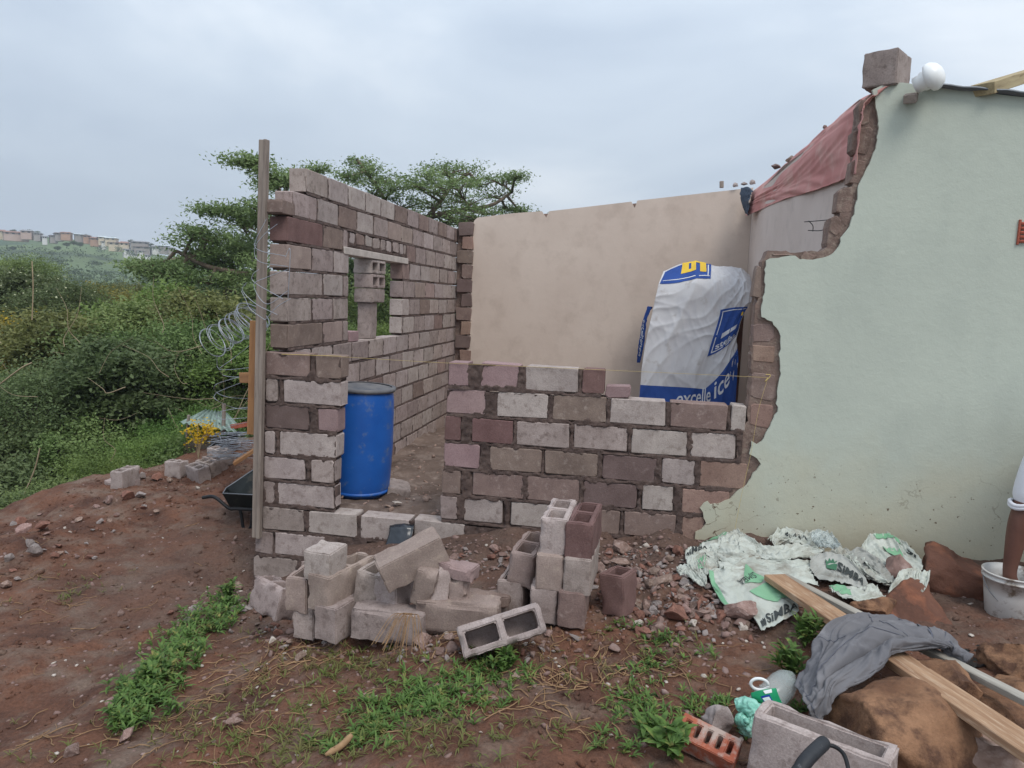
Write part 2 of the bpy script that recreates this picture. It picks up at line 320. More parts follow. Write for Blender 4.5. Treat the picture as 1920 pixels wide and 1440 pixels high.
# the painted wall: sage green, mud splashed and cracked towards its foot
def green_wall():
    m = mat('plaster_green', C(187, 193, 180), C(180, 186, 174), 1.2, C(172, 178, 167), 2.2, (.52, .78), bump=.7, bsc=9, bdist=.007, rnd=0, rndc=False, rough=.75)
    t = m.node_tree; b = t.nodes[m['bsdf']]; hs = b.inputs['Base Color'].links[0].from_socket
    tc = nn(t, 'ShaderNodeTexCoord'); sp = nn(t, 'ShaderNodeSeparateXYZ'); t.links.new(tc.outputs['Object'], sp.inputs[0])
    nz = nn(t, 'ShaderNodeTexNoise', Scale=2.5, Detail=6.0); t.links.new(tc.outputs['Object'], nz.inputs['Vector'])
    ad = nn(t, 'ShaderNodeMath', operation='MULTIPLY_ADD'); ad.inputs[1].default_value = -1.0; t.links.new(nz.outputs[0], ad.inputs[0]); ad.inputs[2].default_value = 1.18
    su = nn(t, 'ShaderNodeMath', operation='SUBTRACT'); t.links.new(ad.outputs[0], su.inputs[0]); t.links.new(sp.outputs['Z'], su.inputs[1])
    r = nn(t, 'ShaderNodeMapRange'); r.inputs[1].default_value = -.15; r.inputs[2].default_value = .75; r.inputs[4].default_value = .85; t.links.new(su.outputs[0], r.inputs[0])
    x = nn(t, 'ShaderNodeMix', data_type='RGBA'); x.inputs[7].default_value = (*C(182, 172, 146), 1); t.links.new(hs, x.inputs[6]); t.links.new(r.outputs[0], x.inputs[0])
    # fine cracks and chipped spots
    vo = nn(t, 'ShaderNodeTexVoronoi', feature='DISTANCE_TO_EDGE', Scale=2.4)
    wv = nn(t, 'ShaderNodeTexNoise', Scale=6.0, Detail=4.0); t.links.new(tc.outputs['Object'], wv.inputs['Vector'])
    vm = nn(t, 'ShaderNodeVectorMath', operation='MULTIPLY_ADD'); vm.inputs[1].default_value = (.35, .35, .35); t.links.new(wv.outputs['Color'], vm.inputs[0]); t.links.new(tc.outputs['Object'], vm.inputs[2]); t.links.new(vm.outputs[0], vo.inputs['Vector'])
    c = nn(t, 'ShaderNodeMapRange'); c.inputs[1].default_value = .012; c.inputs[2].default_value = .002; t.links.new(vo.outputs[0], c.inputs[0])
    zc = nn(t, 'ShaderNodeMapRange'); zc.inputs[1].default_value = .75; zc.inputs[2].default_value = .35; t.links.new(sp.outputs['Z'], zc.inputs[0])
    n2 = nn(t, 'ShaderNodeTexNoise', Scale=1.7, Detail=2.0); t.links.new(tc.outputs['Object'], n2.inputs['Vector'])
    r2 = nn(t, 'ShaderNodeMapRange'); r2.inputs[1].default_value = .5; r2.inputs[2].default_value = .62; t.links.new(n2.outputs[0], r2.inputs[0])
    p1 = nn(t, 'ShaderNodeMath', operation='MULTIPLY'); t.links.new(c.outputs[0], p1.inputs[0]); t.links.new(zc.outputs[0], p1.inputs[1])
    p2 = nn(t, 'ShaderNodeMath', operation='MULTIPLY'); t.links.new(p1.outputs[0], p2.inputs[0]); t.links.new(r2.outputs[0], p2.inputs[1])
    sp2 = nn(t, 'ShaderNodeTexNoise', Scale=38.0, Detail=2.0); t.links.new(tc.outputs['Object'], sp2.inputs['Vector'])
    r4 = nn(t, 'ShaderNodeMapRange'); r4.inputs[1].default_value = .70; r4.inputs[2].default_value = .74; t.links.new(sp2.outputs[0], r4.inputs[0])
    p4 = nn(t, 'ShaderNodeMath', operation='MULTIPLY'); t.links.new(r4.outputs[0], p4.inputs[0]); t.links.new(zc.outputs[0], p4.inputs[1])
    mxx = nn(t, 'ShaderNodeMath', operation='MAXIMUM'); t.links.new(p2.outputs[0], mxx.inputs[0]); t.links.new(p4.outputs[0], mxx.inputs[1])
    x2 = nn(t, 'ShaderNodeMix', data_type='RGBA'); x2.inputs[7].default_value = (*C(96, 78, 62), 1); t.links.new(x.outputs[2], x2.inputs[6]); t.links.new(mxx.outputs[0], x2.inputs[0])
    t.links.new(x2.outputs[2], b.inputs['Base Color'])
green_wall()

# ================================================================ GROUND
CTL = np.array([(2.5,4.95,.10),(.45,4.95,.05),(-.5,4.95,-.05),(-1.35,4.95,-.17),(-2.0,4.85,-.22),(-2.4,4.85,-.45),(-2.8,4.95,-.66),(-3.1,5.3,-.5),
 (-.28,3.48,0),(.1,3.7,.03),(-1.45,3.3,-.16),(-.6,3.1,0),(-.36,2.35,0),(-1.4,2.4,-.15),(-2.1,2.8,-.3),(-3,2.9,-.45),(-3.2,4,-.55),(-4.1,4.3,-.55),
 (-3.2,5.9,-.47),(-3.6,5.6,-.48),(-4.4,6.3,-.47),(-5,7.1,-.50),(-4.6,7.9,-.38),(-3.2,7.5,-.3),(-4.2,5.3,-.53),(-5.6,5.5,-.62),(-5.3,6.3,-.45),(1.5,3,.02),(2,4.1,0),(3,3.5,0),(1,2.2,.02),(0,1.5,0),(-3,1.5,-.4),
 (3,1.5,.05),(1,4.2,.06),(-2.3,4,-.45),(4,5,.1),(-5.5,3,-.6),(-3.2,9.5,-.25),(0,11,-.4),(-2.9,11,-.4),(3,11,-.3)])
def zbase(x, y):
    x = np.asarray(x, float); y = np.asarray(y, float)
    d = np.stack([(x-a)**2+(y-b)**2 for a, b, _ in CTL], -1)+.05; w = d**-1.7; w = w*np.exp(-d/6)+1e-9*w
    return (w*CTL[:, 2]).sum(-1)/w.sum(-1)
EDGE = np.array([(-8, -3.6), (-6.6, 2), (-6.3, 4)]+[tuple(PZ(a, b, c)[:2]) for a, b, c in ((0, 966, -.6), (130, 922, -.55), (200, 898, -.5), (340, 858, -.43), (460, 830, -.40))]+[(-4.6, 11), (-3.6, 14), (-2.5, 22)])
def edged(x, y):
    e = np.interp(y, EDGE[:, 1], EDGE[:, 0])-x
    return np.maximum(e, np.asarray(y)-11.5)
def drop(e):
    e = np.maximum(e, 0); return .62*np.minimum(e, 11)+.16*np.clip(e-11, 0, 40)-.15*(1-np.exp(-e*1.5))
def zground(x, y, fine=True):
    x = np.asarray(x, float); y = np.asarray(y, float)
    z = zbase(x, y); e = edged(x, y)
    p = v3(x, y, 0)
    if fine:
        z = z+.035*fbm(p, 1.2, 3, 5)+.030*np.abs(fbm(p, 5, 3, 21))+.014*np.abs(fbm(p, 15, 2, 31))*(1+vn(p*.9, 6))
        z = z+.04*np.exp(-(e+.35)**2/.12)*(1+fbm(p, 2, 2, 8))*.6
        heap = np.exp(-((y-4.75)**2)/.10)*np.clip((x+1.9)*1.5, 0, 1)*(x < 1.1)
        z = z+.05*heap*(1+fbm(p, 4, 3, 12))
        z = z+.07*np.exp(-((x-.25)**2/.2+(y-4.05)**2/.12))+.10*np.exp(-((x+4.9)**2/.25+(y-4.9)**2/.2))
    else: z = z+.3*fbm(p, .15, 3, 5)
    return z-drop(e)
def ground_patch(name, x0, x1, y0, y1, stp, fn, m, **k):
    xs = np.arange(x0, x1+stp/2, stp); ys = np.arange(y0, y1+stp/2, stp); X, Y = np.meshgrid(xs, ys); Z = fn(X, Y)
    return obj(name, mkmesh(name, np.stack([X, Y, Z], -1).reshape(-1, 3), grid_faces(len(ys), len(xs)), True), m, **k)
def zi(x, y): p = v3(x, y, 3); return -.06+.06*(x > -9)*fbm(p, 1.1, 3, 2)+.03*np.abs(fbm(p, 5, 3, 5))+.01*fbm(p, 18, 2, 9)+np.where(y < 5.6, .03, 0)-.012*(y-5)
def zouter(x, y):
    z = zground(x, y, False); inside = (x > -6.9) & (x < 4.9) & (y > .8) & (y < 11.9); return np.where(inside, z-.6, z-.02)
ground_patch('ground', -7.0, 5, .9, 12, .023, zground, 'dirt', kind='structure', label='reddish brown trampled soil of the building plot')
ground_patch('floor', -2.58, 1.5, 5.02, 10.0, .04, zi, 'dirt_inner', kind='structure', label='uneven earth floor inside the unfinished room')
ground_patch('hillside', -95, 70, -12, 110, 1.1, zouter, 'slope_soil', kind='structure', label='slope falling away below the plot into the valley')
# far hill across the valley
def far_hill():
    pxs = np.arange(-700, 2700, 24); ridge = np.interp(pxs, [-700, -200, 0, 60, 110, 180, 250, 330, 420, 520, 700, 1000, 1500, 2700], [452, 440, 440, 442, 447, 452, 468, 484, 498, 520, 545, 560, 575, 600])
    rows = []
    for t in np.linspace(0, 1, 40):
        r = []
        for px, ry in zip(pxs, ridge):
            bot = 790; py = ry+(bot-ry)*(1-t)**1.15; d = 55+(340-55)*t**1.05; p = PD(px, py, d); r.append(p)
        rows.append(r)
    A = np.array(rows); back = A[-1].copy(); back[:, 1] += 60; back[:, 2] -= 12; A = np.concatenate([A, back[None]])
    A[..., 2] += 1.2*fbm(A*[1, 1, 0], .03, 3, 5)*np.linspace(1, .15, len(A))[:, None]
    obj('hill', mkmesh('hill', A.reshape(-1, 3), grid_faces(*A.shape[:2]), True), 'grass_hill', kind='structure', label='grassy hill across the valley')
far_hill()

# ================================================================ MASONRY
def brick_mesh(name, u0, u1, v0, v1, tomap, depth=.14, r=None, jit=.004, back=None):
    """a laid block: cut-corner face, chamfered edge, full depth"""
    r = r or random.uniform(.008, .02); j = lambda a: random.uniform(-a, a)
    ch = .005
    def ring(ins):
        q = []
        a, b, c, d = u0+ins, u1-ins, v0+ins, v1-ins
        for (x, y, sx, sy) in ((a, c, 1, 1), (b, c, -1, 1), (b, d, -1, -1), (a, d, 1, -1)):
            ra = max(r-ins, .002)
            e = [(x, y+sy*ra), (x+sx*ra, y)]
            if (sx, sy) in ((-1, 1), (1, -1)): e = e[::-1]
            q += e
        return q
    base = [(p[0]+j(jit), p[1]+j(jit)) for p in ring(0)]; cu = (u0+u1)/2; cv = (v0+v1)/2
    inn = [(p[0]+(ch if p[0] < cu else -ch), p[1]+(ch if p[1] < cv else -ch)) for p in base]
    w = random.uniform(-.004, .003); V = [tomap(a, b, w) for a, b in inn]+[tomap(a, b, w+.005) for a, b in base]+[tomap(a, b, depth) for a, b in base]
    Fc = [tuple(range(8))]+[(i, 8+i, 8+(i+1) % 8, (i+1) % 8) for i in range(8)]+[(8+i, 16+i, 16+(i+1) % 8, 8+(i+1) % 8) for i in range(8)]+[tuple(range(23, 15, -1))]
    bm = bmesh.new(); vs = [bm.verts.new(v) for v in V]
    for f in Fc: bm.faces.new([vs[i] for i in f])
    bmesh.ops.recalc_face_normals(bm, faces=bm.faces[:]); me = bpy.data.meshes.new(name); bm.to_mesh(me); bm.free(); return me
def mortar(rects, segs, tomap, parent, step=.011, depth=.125, proud=.003, seed=0, wb=1.0):
    """mortar sheet: stands a little proud in the joints, dips behind each block face; plus closed bodies behind"""
    A = Acc()
    R = np.array(rects)
    for (a, b, c, d) in segs:
        us = np.linspace(a+.012, b-.012, max(2, int((b-a)/step))); vs = np.linspace(c, d, max(2, int((d-c)/step))); U, V = np.meshgrid(us, vs)
        best = np.full(U.shape, -9.)
        for (r0, r1, s0, s1) in R:
            if r1 < a or r0 > b or s1 < c or s0 > d: continue
            best = np.maximum(best, np.minimum(np.minimum(U-r0, r1-U), np.minimum(V-s0, s1-V)))
        p = v3(U, V, seed); wob = wb*(.013*vn(p*7, seed)+.009*vn(p*26, seed+1))
        ins = np.clip((best+wob-.001)/.008, 0, 1)
        w = (-proud+.006*vn(p*35, seed+2)+.004*vn(p*90, seed+4))*(1-ins)+.022*ins+.004
        P = np.array([tomap(u, v, ww) for u, v, ww in zip(U.ravel(), V.ravel(), w.ravel())])
        A.add(P, grid_faces(*U.shape))
        e = .022; c8 = np.array([tomap(u, v, w) for w in (.03, depth) for (u, v) in ((a+e, c+.004), (b-e, c+.004), (b-e, d-.012), (a+e, d-.012))])
        A.add(c8, [(0, 1, 2, 3), (7, 6, 5, 4), (0, 4, 5, 1), (1, 5, 6, 2), (2, 6, 7, 3), (3, 7, 4, 0)])
    return obj('mortar', A.mesh('mortar', True), 'mortar', parent, kind='stuff')
PITCH = .197
# ---- side wall (inner face on X = XS, seen obliquely)
XS = -2.56
side = empty('block_side_wall', 'tall unfinished grey block wall with a window hole and stepped raw near end', 'wall', (XS, 5, -.1))
def mside(y, z, w): return (XS-w, y-5, z+.1)         # local to the wall's empty handled below
def mside_l(y, z, w): return (-w, y-5, z+.1)
MIX = ['block_light']*7+['block_mid']*8+['block_brown']*2+['block_tan']
rects = []; segs = []; TOP = 2.585
WIN = (6.12, 7.58)
STARTS = {0: 5.27, 1: 5.05, 2: 4.97, 3: 4.97, 4: 4.97, 5: 4.97, 6: 4.97}
for k in range(14):
    z1 = TOP-PITCH*k; z0 = z1-PITCH; st = STARTS.get(k, 5.1); en = 10.02
    off = (.0 if k % 2 else .205)
    js = [st]; y = 4.97+.41+off
    if k == 0: js = [5.27]; y = 5.27+.41
    if k == 1: y = 5.05+.43
    while y < en-.08:
        if y-js[-1] > .12: js.append(y)
        y += .41
    js.append(en)
    row = [(a, b) for a, b in zip(js[:-1], js[1:])]
    out = []
    for a, b in row:
        if 3 <= k <= 6:
            if a < WIN[0] < b: b = WIN[0]
            if a < WIN[1] < b: a = WIN[1]
            if a >= WIN[0]-.01 and b <= WIN[1]+.01: continue
            if b-a < .05: continue
        if k == 2 and a < 7.72 and b > 6.1:
            if a < 6.08: out.append((a, 6.1, 0)); 
            if b > 7.72: out.append((7.72, b, 0))
            continue
        out.append((a, b, 0))
    if 3 <= k <= 6: segs += [(st, WIN[0], z0, z1-.012), (WIN[1], en, z0, z1-.012)]
    else: segs.append((st, en, z0, z1-(.012 if k else .02)))
    for a, b, _ in out:
        q = (a+.012, b-.012, z0+.020, z1-.003)
        rects.append(q)
        m = random.choice(MIX)
        if k == 2 and a < 5: m = 'block_red'
        if k == 1 and 7.1 < a < 7.6: m = 'block_tan'
        if k == 4 and 7.8 < a < 8.5: m = 'block_tan'
        me = brick_mesh('block', *q, mside_l, r=.007, jit=.0035); obj('block', me, m, side)
# thin course over the lintel, and the lintel
y = 6.12
while y < 7.66:
    w_ = random.choice([.14, .17, .2, .12]); q = (y+.01, min(y+w_, 7.7)-.01, 2.085, 2.185); rects.append(q)
    obj('half_block', brick_mesh('half_block', *q, mside_l, r=.014, jit=.008), random.choice(['block_mid', 'block_brown', 'block_light']), side); y += w_+.02
rects.append((6.02, 7.74, 1.99, 2.05))
obj('lintel', brick_mesh('lintel', 6.0, 7.76, 1.985, 2.045, lambda a, b, w: mside_l(a, b, w-.012), .17, r=.006), 'concrete_lintel', side)
# pieces at the ragged near end
obj('half_block', brick_mesh('half_block', 4.90, 5.10, TOP-2*PITCH+.01, TOP-PITCH-.09, mside_l, r=.01), 'block_brown', side)
mortar(rects, segs, mside_l, side, step=.016, seed=3)
obj('half_block', brick_mesh('half_block', 6.17, 6.38, 1.205, 1.30, lambda a, b, w: (XS-w-.01, a, b), .11, r=.01), 'block_pink', None,
    label='small pink piece of block lying on the window sill of the block wall', cat='block')

# ---- front face walls (plane Y = 4.95)
YF = 4.95
def mfront(x, z, w): return (x, YF+w, z)
def crow(crop, s, k, x0, x1, z1):
    ox, oy = crop; zt = z1-PITCH*k
    pa, pb = ox+x0*s, ox+x1*s
    def X(px):
        lo, hi = 200, 1400
        for _ in range(30):
            mid = (lo+hi)/2; z = PY(px, mid, YF)[2]
            if z > zt-.1: lo = mid
            else: hi = mid
        return PY(px, lo, YF)[0]
    return X(pa), X(pb), zt-PITCH+.024, zt-.002
T = {'l': 'block_light', 'm': 'block_mid', 'b': 'block_brown', 'd': 'block_dark', 't': 'block_tan', 'p': 'block_pink', 'r': 'block_red', 'o': 'block_orange'}
def front(name, label, crop, s, rows, z1, segs, off0=(0, 0, 0)):
    root = empty(name, label, 'wall', off0); loc = lambda x, z, w: (x-off0[0], YF+w-off0[1], z-off0[2]); rects = []
    for k, row in rows:
        for it in row:
            x0, x1, t = it[:3]; q = list(crow(crop, s, k, x0, x1, z1))
            if len(it) > 3: q[2] = q[3]-it[3]
            q[2] += random.uniform(-.004, .004); q[3] += random.uniform(-.004, .002); rects.append(tuple(q))
            obj('block', brick_mesh('block', *q, loc, r=random.uniform(.004, .013), jit=.004), T[t], root)
    mortar(rects, [(a, b, c, d) for a, b, c, d in segs], loc, root, step=.0085, seed=5, proud=.005, wb=1.5)
    return root
LW = front('front_low_wall', 'low front wall of mixed grey and pink blocks with wide dark mortar joints, open at its top right', (800, 640), .35417, [
 (0, [(118, 222, 'p'), (285, 487, 'p'), (525, 800, 'l'), (825, 943, 'r')]),
 (1, [(105, 313, 'p'), (372, 642, 'l'), (668, 950, 'b'), (973, 1263, 'l'), (1290, 1590, 'b'), (1612, 1690, 'l')]),
 (2, [(97, 180, 'r'), (240, 455, 'r'), (478, 752, 'm'), (778, 1060, 'm'), (1085, 1378, 'l'), (1398, 1635, 'l')]),
 (3, [(90, 278, 'p'), (332, 605, 'b'), (625, 903, 'b'), (930, 1218, 'd'), (1243, 1418, 'l'), (1448, 1690, 'o')]),
 (4, [(80, 180, 'b'), (242, 510, 'b'), (530, 805, 'b'), (830, 1112, 'd'), (1142, 1303, 'l'), (1350, 1600, 'o')]),
 (6, [(-68, 198, 'l')]), (5, [(72, 160, 'm'), (195, 400, 'l'), (447, 715, 'l'), (745, 1020, 'b'), (1045, 1315, 'b'), (1350, 1470, 'o')]),
], 1.195, [(-1.33, -.215, 1.195-PITCH, 1.185), (-1.335, .74, 1.195-2*PITCH, 1.195-PITCH-.008), (-1.34, .74, 1.195-3*PITCH, 1.195-2*PITCH), (-1.345, .70, 1.195-4*PITCH, 1.195-3*PITCH), (-1.35, .66, 1.195-5*PITCH, 1.195-4*PITCH), (-1.355, .55, 1.195-6*PITCH, 1.195-5*PITCH), (-1.60, .45, -.2, 1.195-6*PITCH-.012)], (-.3, YF, 0))
# broken half block standing on course two
x0, x1, _, _ = crow((800, 640), .35417, 0, 948, 1080, 1.195)
obj('half_block', brick_mesh('half_block', x0, x1, 1.195-PITCH+.002, 1.195-PITCH+.088, lambda a, b, w: (a, YF+w+.01, b), .11, r=.012, jit=.008), 'block_pink', label='small broken pink block lying loose on the step of the low front wall', cat='block')
PW = front('front_pier', 'grey block pier left of the doorway, standing on its long footing courses', (420, 640), .31933, [
 (0, [(245, 500, 'b'), (540, 688, 'b')]), (1, [(245, 315, 'm'), (352, 683, 'l')]), (2, [(243, 497, 'd'), (553, 668, 'p')]),
 (3, [(238, 298, 'l'), (330, 660, 'l')]), (4, [(235, 475, 'l'), (512, 645, 'm')]), (5, [(230, 298, 'm'), (315, 642, 'l')]),
 (6, [(225, 472, 'm'), (497, 780, 'l'), (803, 1085, 'l')]),
 (7, [(185, 285, 'm'), (300, 590, 'l')]), (8, [(175, 430, 'm'), (450, 700, 'm')]), (9, [(175, 300, 'm'), (320, 600, 'm')]),
], 1.193, [(-2.755, -2.115, 1.193-PITCH, 1.185), (-2.77, -2.12, 1.193-2*PITCH, 1.193-PITCH), (-2.775, -2.14, 1.193-3*PITCH, 1.193-2*PITCH), (-2.785, -2.15, 1.193-4*PITCH, 1.193-3*PITCH), (-2.79, -2.16, 1.193-5*PITCH, 1.193-4*PITCH),
 (-2.80, -2.16, 1.193-6*PITCH, 1.193-5*PITCH), (-2.80, -1.61, 1.193-7*PITCH, 1.193-6*PITCH-.01), (-2.83, -1.9, 1.193-8*PITCH, 1.193-7*PITCH), (-2.84, -1.8, 1.193-9*PITCH, 1.193-8*PITCH), (-2.84, -1.9, 1.193-10*PITCH, 1.193-9*PITCH)], (-2.45, YF, 0))

# ---- old house: broken plastered front wall, party wall, back wall
def c4(p): return (1180+p[0]*.44444, 80+p[1]*.44444)
def c3(p): return (800+p[0]*.35417, 640+p[1]*.35417)
plas = [c4(p) for p in [(1025,200),(1035,260),(1045,310),(1050,330),(1043,400),(1035,450),(1015,500),(985,560),(965,600),(960,660),(940,740),(915,790),(890,825),(885,860),(860,890),(820,905),(770,913),(715,913),(700,898),(640,903),(575,918),(572,960),(570,1040),(560,1090),(552,1130),(555,1155),(600,1180),(632,1215),(638,1260),(630,1330),(640,1400)]]
plas += [c3(p) for p in [(1862,200),(1850,330),(1860,350),(1835,410),(1800,470),(1770,530),(1745,542),(1716,530),(1710,590),(1745,620),(1770,650),(1725,700),(1690,760),(1640,795),(1600,830),(1540,858),(1500,862),(1490,840),(1465,850),(1445,880),(1470,930),(1480,960),(1450,990),(1425,1010),(1420,1045),(1440,1060)]]
house = empty('plastered_house', 'old house whose pale green plastered wall ends in a ragged broken edge', 'house', (2, YF, 0))
hm = lambda th0, th1, W=house: (lambda px, py, w: tuple(PY(px, py, YF)*[1, 0, 1]+np.array([-2, (th0 if w == 0 else th1), 0])))
right = [(1420, 1100), (2600, 1260), (2600, 245), (1920, 184), (1760, 166), (1690, 156), (1655, 160)]
outer = [p+(1,) for p in plas]+right
prism('plaster', outer, 0, hm(-.016, .004), 'plaster_green', house, jag=1.6, step=7)
core = [c4(p) for p in [(1010,215),(985,262),(975,320),(968,400),(965,480),(960,560),(938,610),(905,612),(897,650),(888,700),(885,735),(850,745),(842,800),(836,862),(800,880),(765,878),(700,884),(640,876),(580,880),(568,905),(557,960),(550,1000),(540,1080),(530,1150),(527,1200),(520,1300),(513,1440)]]
core += [c3(p) for p in [(1712,260),(1708,290),(1700,420),(1655,500),(1640,640),(1600,760),(1480,800),(1330,880),(1330,1120)]]
coreo = [p+(1,) for p in core]+[(2600, 1300), (2600, 250), (1920, 190), (1700, 163), (1655, 166)]
prism('masonry_core', coreo, 0, hm(.008, .16), 'old_core', house, jag=2.2, step=8)
# individually visible old blocks at the break
for (a, b, c, d, t) in [(1412, 1450, 606, 640, 'b'), (1413, 1452, 645, 682, 'o'), (1411, 1453, 700, 752, 'b'), (1409, 1447, 757, 802, 'o'), (1555, 1575, 405, 440, 'b'), (1575, 1597, 352, 402, 'b'), (1612, 1630, 190, 232, 'd'), (1604, 1630, 240, 290, 'b'), (1596, 1618, 296, 345, 'd'),
                        (1500, 1530, 474, 485, 'b'), (1450, 1490, 474, 482, 'b'), (1418, 1428, 500, 560, 'b')]:
    p, q = PY(a, c, YF), PY(b, d, YF)
    obj('block', brick_mesh('block', p[0]-2, q[0]-2, q[2], p[2], lambda x, z, w: (x, w*.9+.0045, z), .12, r=.018, jit=.013), 'old_core' if c < 500 else T[t], house)
# party wall and roof of the old house
party = prism('party_wall', [(0.02, -.2), (5.0, -.2), (5.0, 3.06), (.14, 3.02), (.1, 2.6), (.04, 2.2), (.12, 1.9), (.02, 1.7)], 0, lambda y, z, w: (1.362-2+w*.15, y+.15, z), 'plaster_white', house)
prism('party_wall_top', [(0.25, 3.0), (5.0, 3.04), (5.0, 3.09), (3.8, 3.07), (2.9, 3.10), (1.9, 3.05), (.25, 3.06)], 0, lambda y, z, w: (1.375-2+w*.12, y+.15, z), 'old_core', house)
rv = []
xs = np.arange(1.62, 6, .035); 
A_ = Acc(); X, Yg = np.meshgrid(xs, np.array([YF-.07, YF+3, YF+5.4])); Z = 3.035-.105*(X-1.6)+.003*np.sin(X*2*np.pi/.17)+.0*Yg
A_.add(np.stack([X-2, Yg-YF, Z], -1).reshape(-1, 3), grid_faces(*X.shape))
ro = obj('roof', A_.mesh('roof', True), 'metal_roof', house); md = ro.modifiers.new('t', 'SOLIDIFY'); md.thickness = .012
vent = obj('air_vent', None, parent=house); vent.location = (PY(1912, 436, YF)[0]-2+.09, -.02, PY(1912, 436, YF)[2])
mat('terracotta', C(172, 98, 78), C(150, 80, 64), 14, C(120, 66, 54), 30, (.55, .75), bump=.5, bsc=60, rnd=.06)
for i in range(5): bmo(box_bm((.0, 0, .052-.026*i), (.2, .03, .016), .003, Euler((.35, 0, 0))), 'vent_slat', 'terracotta', vent)
for s_ in (-1, 1): bmo(box_bm((.105*s_, 0.005, 0), (.012, .03, .15), .002), 'vent_side', 'terracotta', vent)
mat('vent_dark', C(52, 30, 26), C(40, 24, 20), 10, rnd=0); bmo(box_bm((0, .012, 0), (.2, .006, .145), .0), 'vent_back', 'vent_dark', vent)
# back wall of the open room
YB = 9.92
bpoly = [(-2.33, -.3), (1.36, -.3), (1.36, 3.175), (1.0, 3.13)]
bl = [(1195, 376), (1190, 390), (1184, 378), (1030, 396), (1024, 408), (1016, 396), (960, 400), (895, 408), (889, 414)]
bpoly += [tuple(PY(a, b, YB)[[0, 2]]) for a, b in bl]+[tuple(PY(876, b, YB)[[0, 2]])+(1,) for b in (470, 560, 640)]
back = empty('back_wall', 'beige plastered wall closing the far side of the open room, notched along its top', 'wall', (-.5, YB, 0))
prism('plaster', bpoly, 0, lambda x, z, w: (x+.5, w*.02, z), 'plaster_cream', back, jag=.012, step=.06)
prism('masonry_core', [(-2.335, -.3), (1.36, -.3), (1.36, 3.15), (-2.335, 2.68)], 0, lambda x, z, w: (x+.5, .021+w*.14, z), 'old_core', back)
prism('masonry_core', [(-2.558, -.3), (-2.336, -.3), (-2.336, 2.6), (-2.558, 2.6)], 0, lambda x, z, w: (x+.5, .04+w*.1, z), 'old_core', back)
# toothed end of the back wall
for i in range(14):
    z = 2.68-PITCH*(i+1); w0 = -2.47 if i % 2 else -2.54
    obj('block', brick_mesh('block', w0, -2.325, z+.012, z+PITCH-.005, lambda x, zz, w: (x+.5, w-.03, zz), .14, r=.012, jit=.012), random.choice(['block_brown', 'block_orange', 'block_dark']), back)
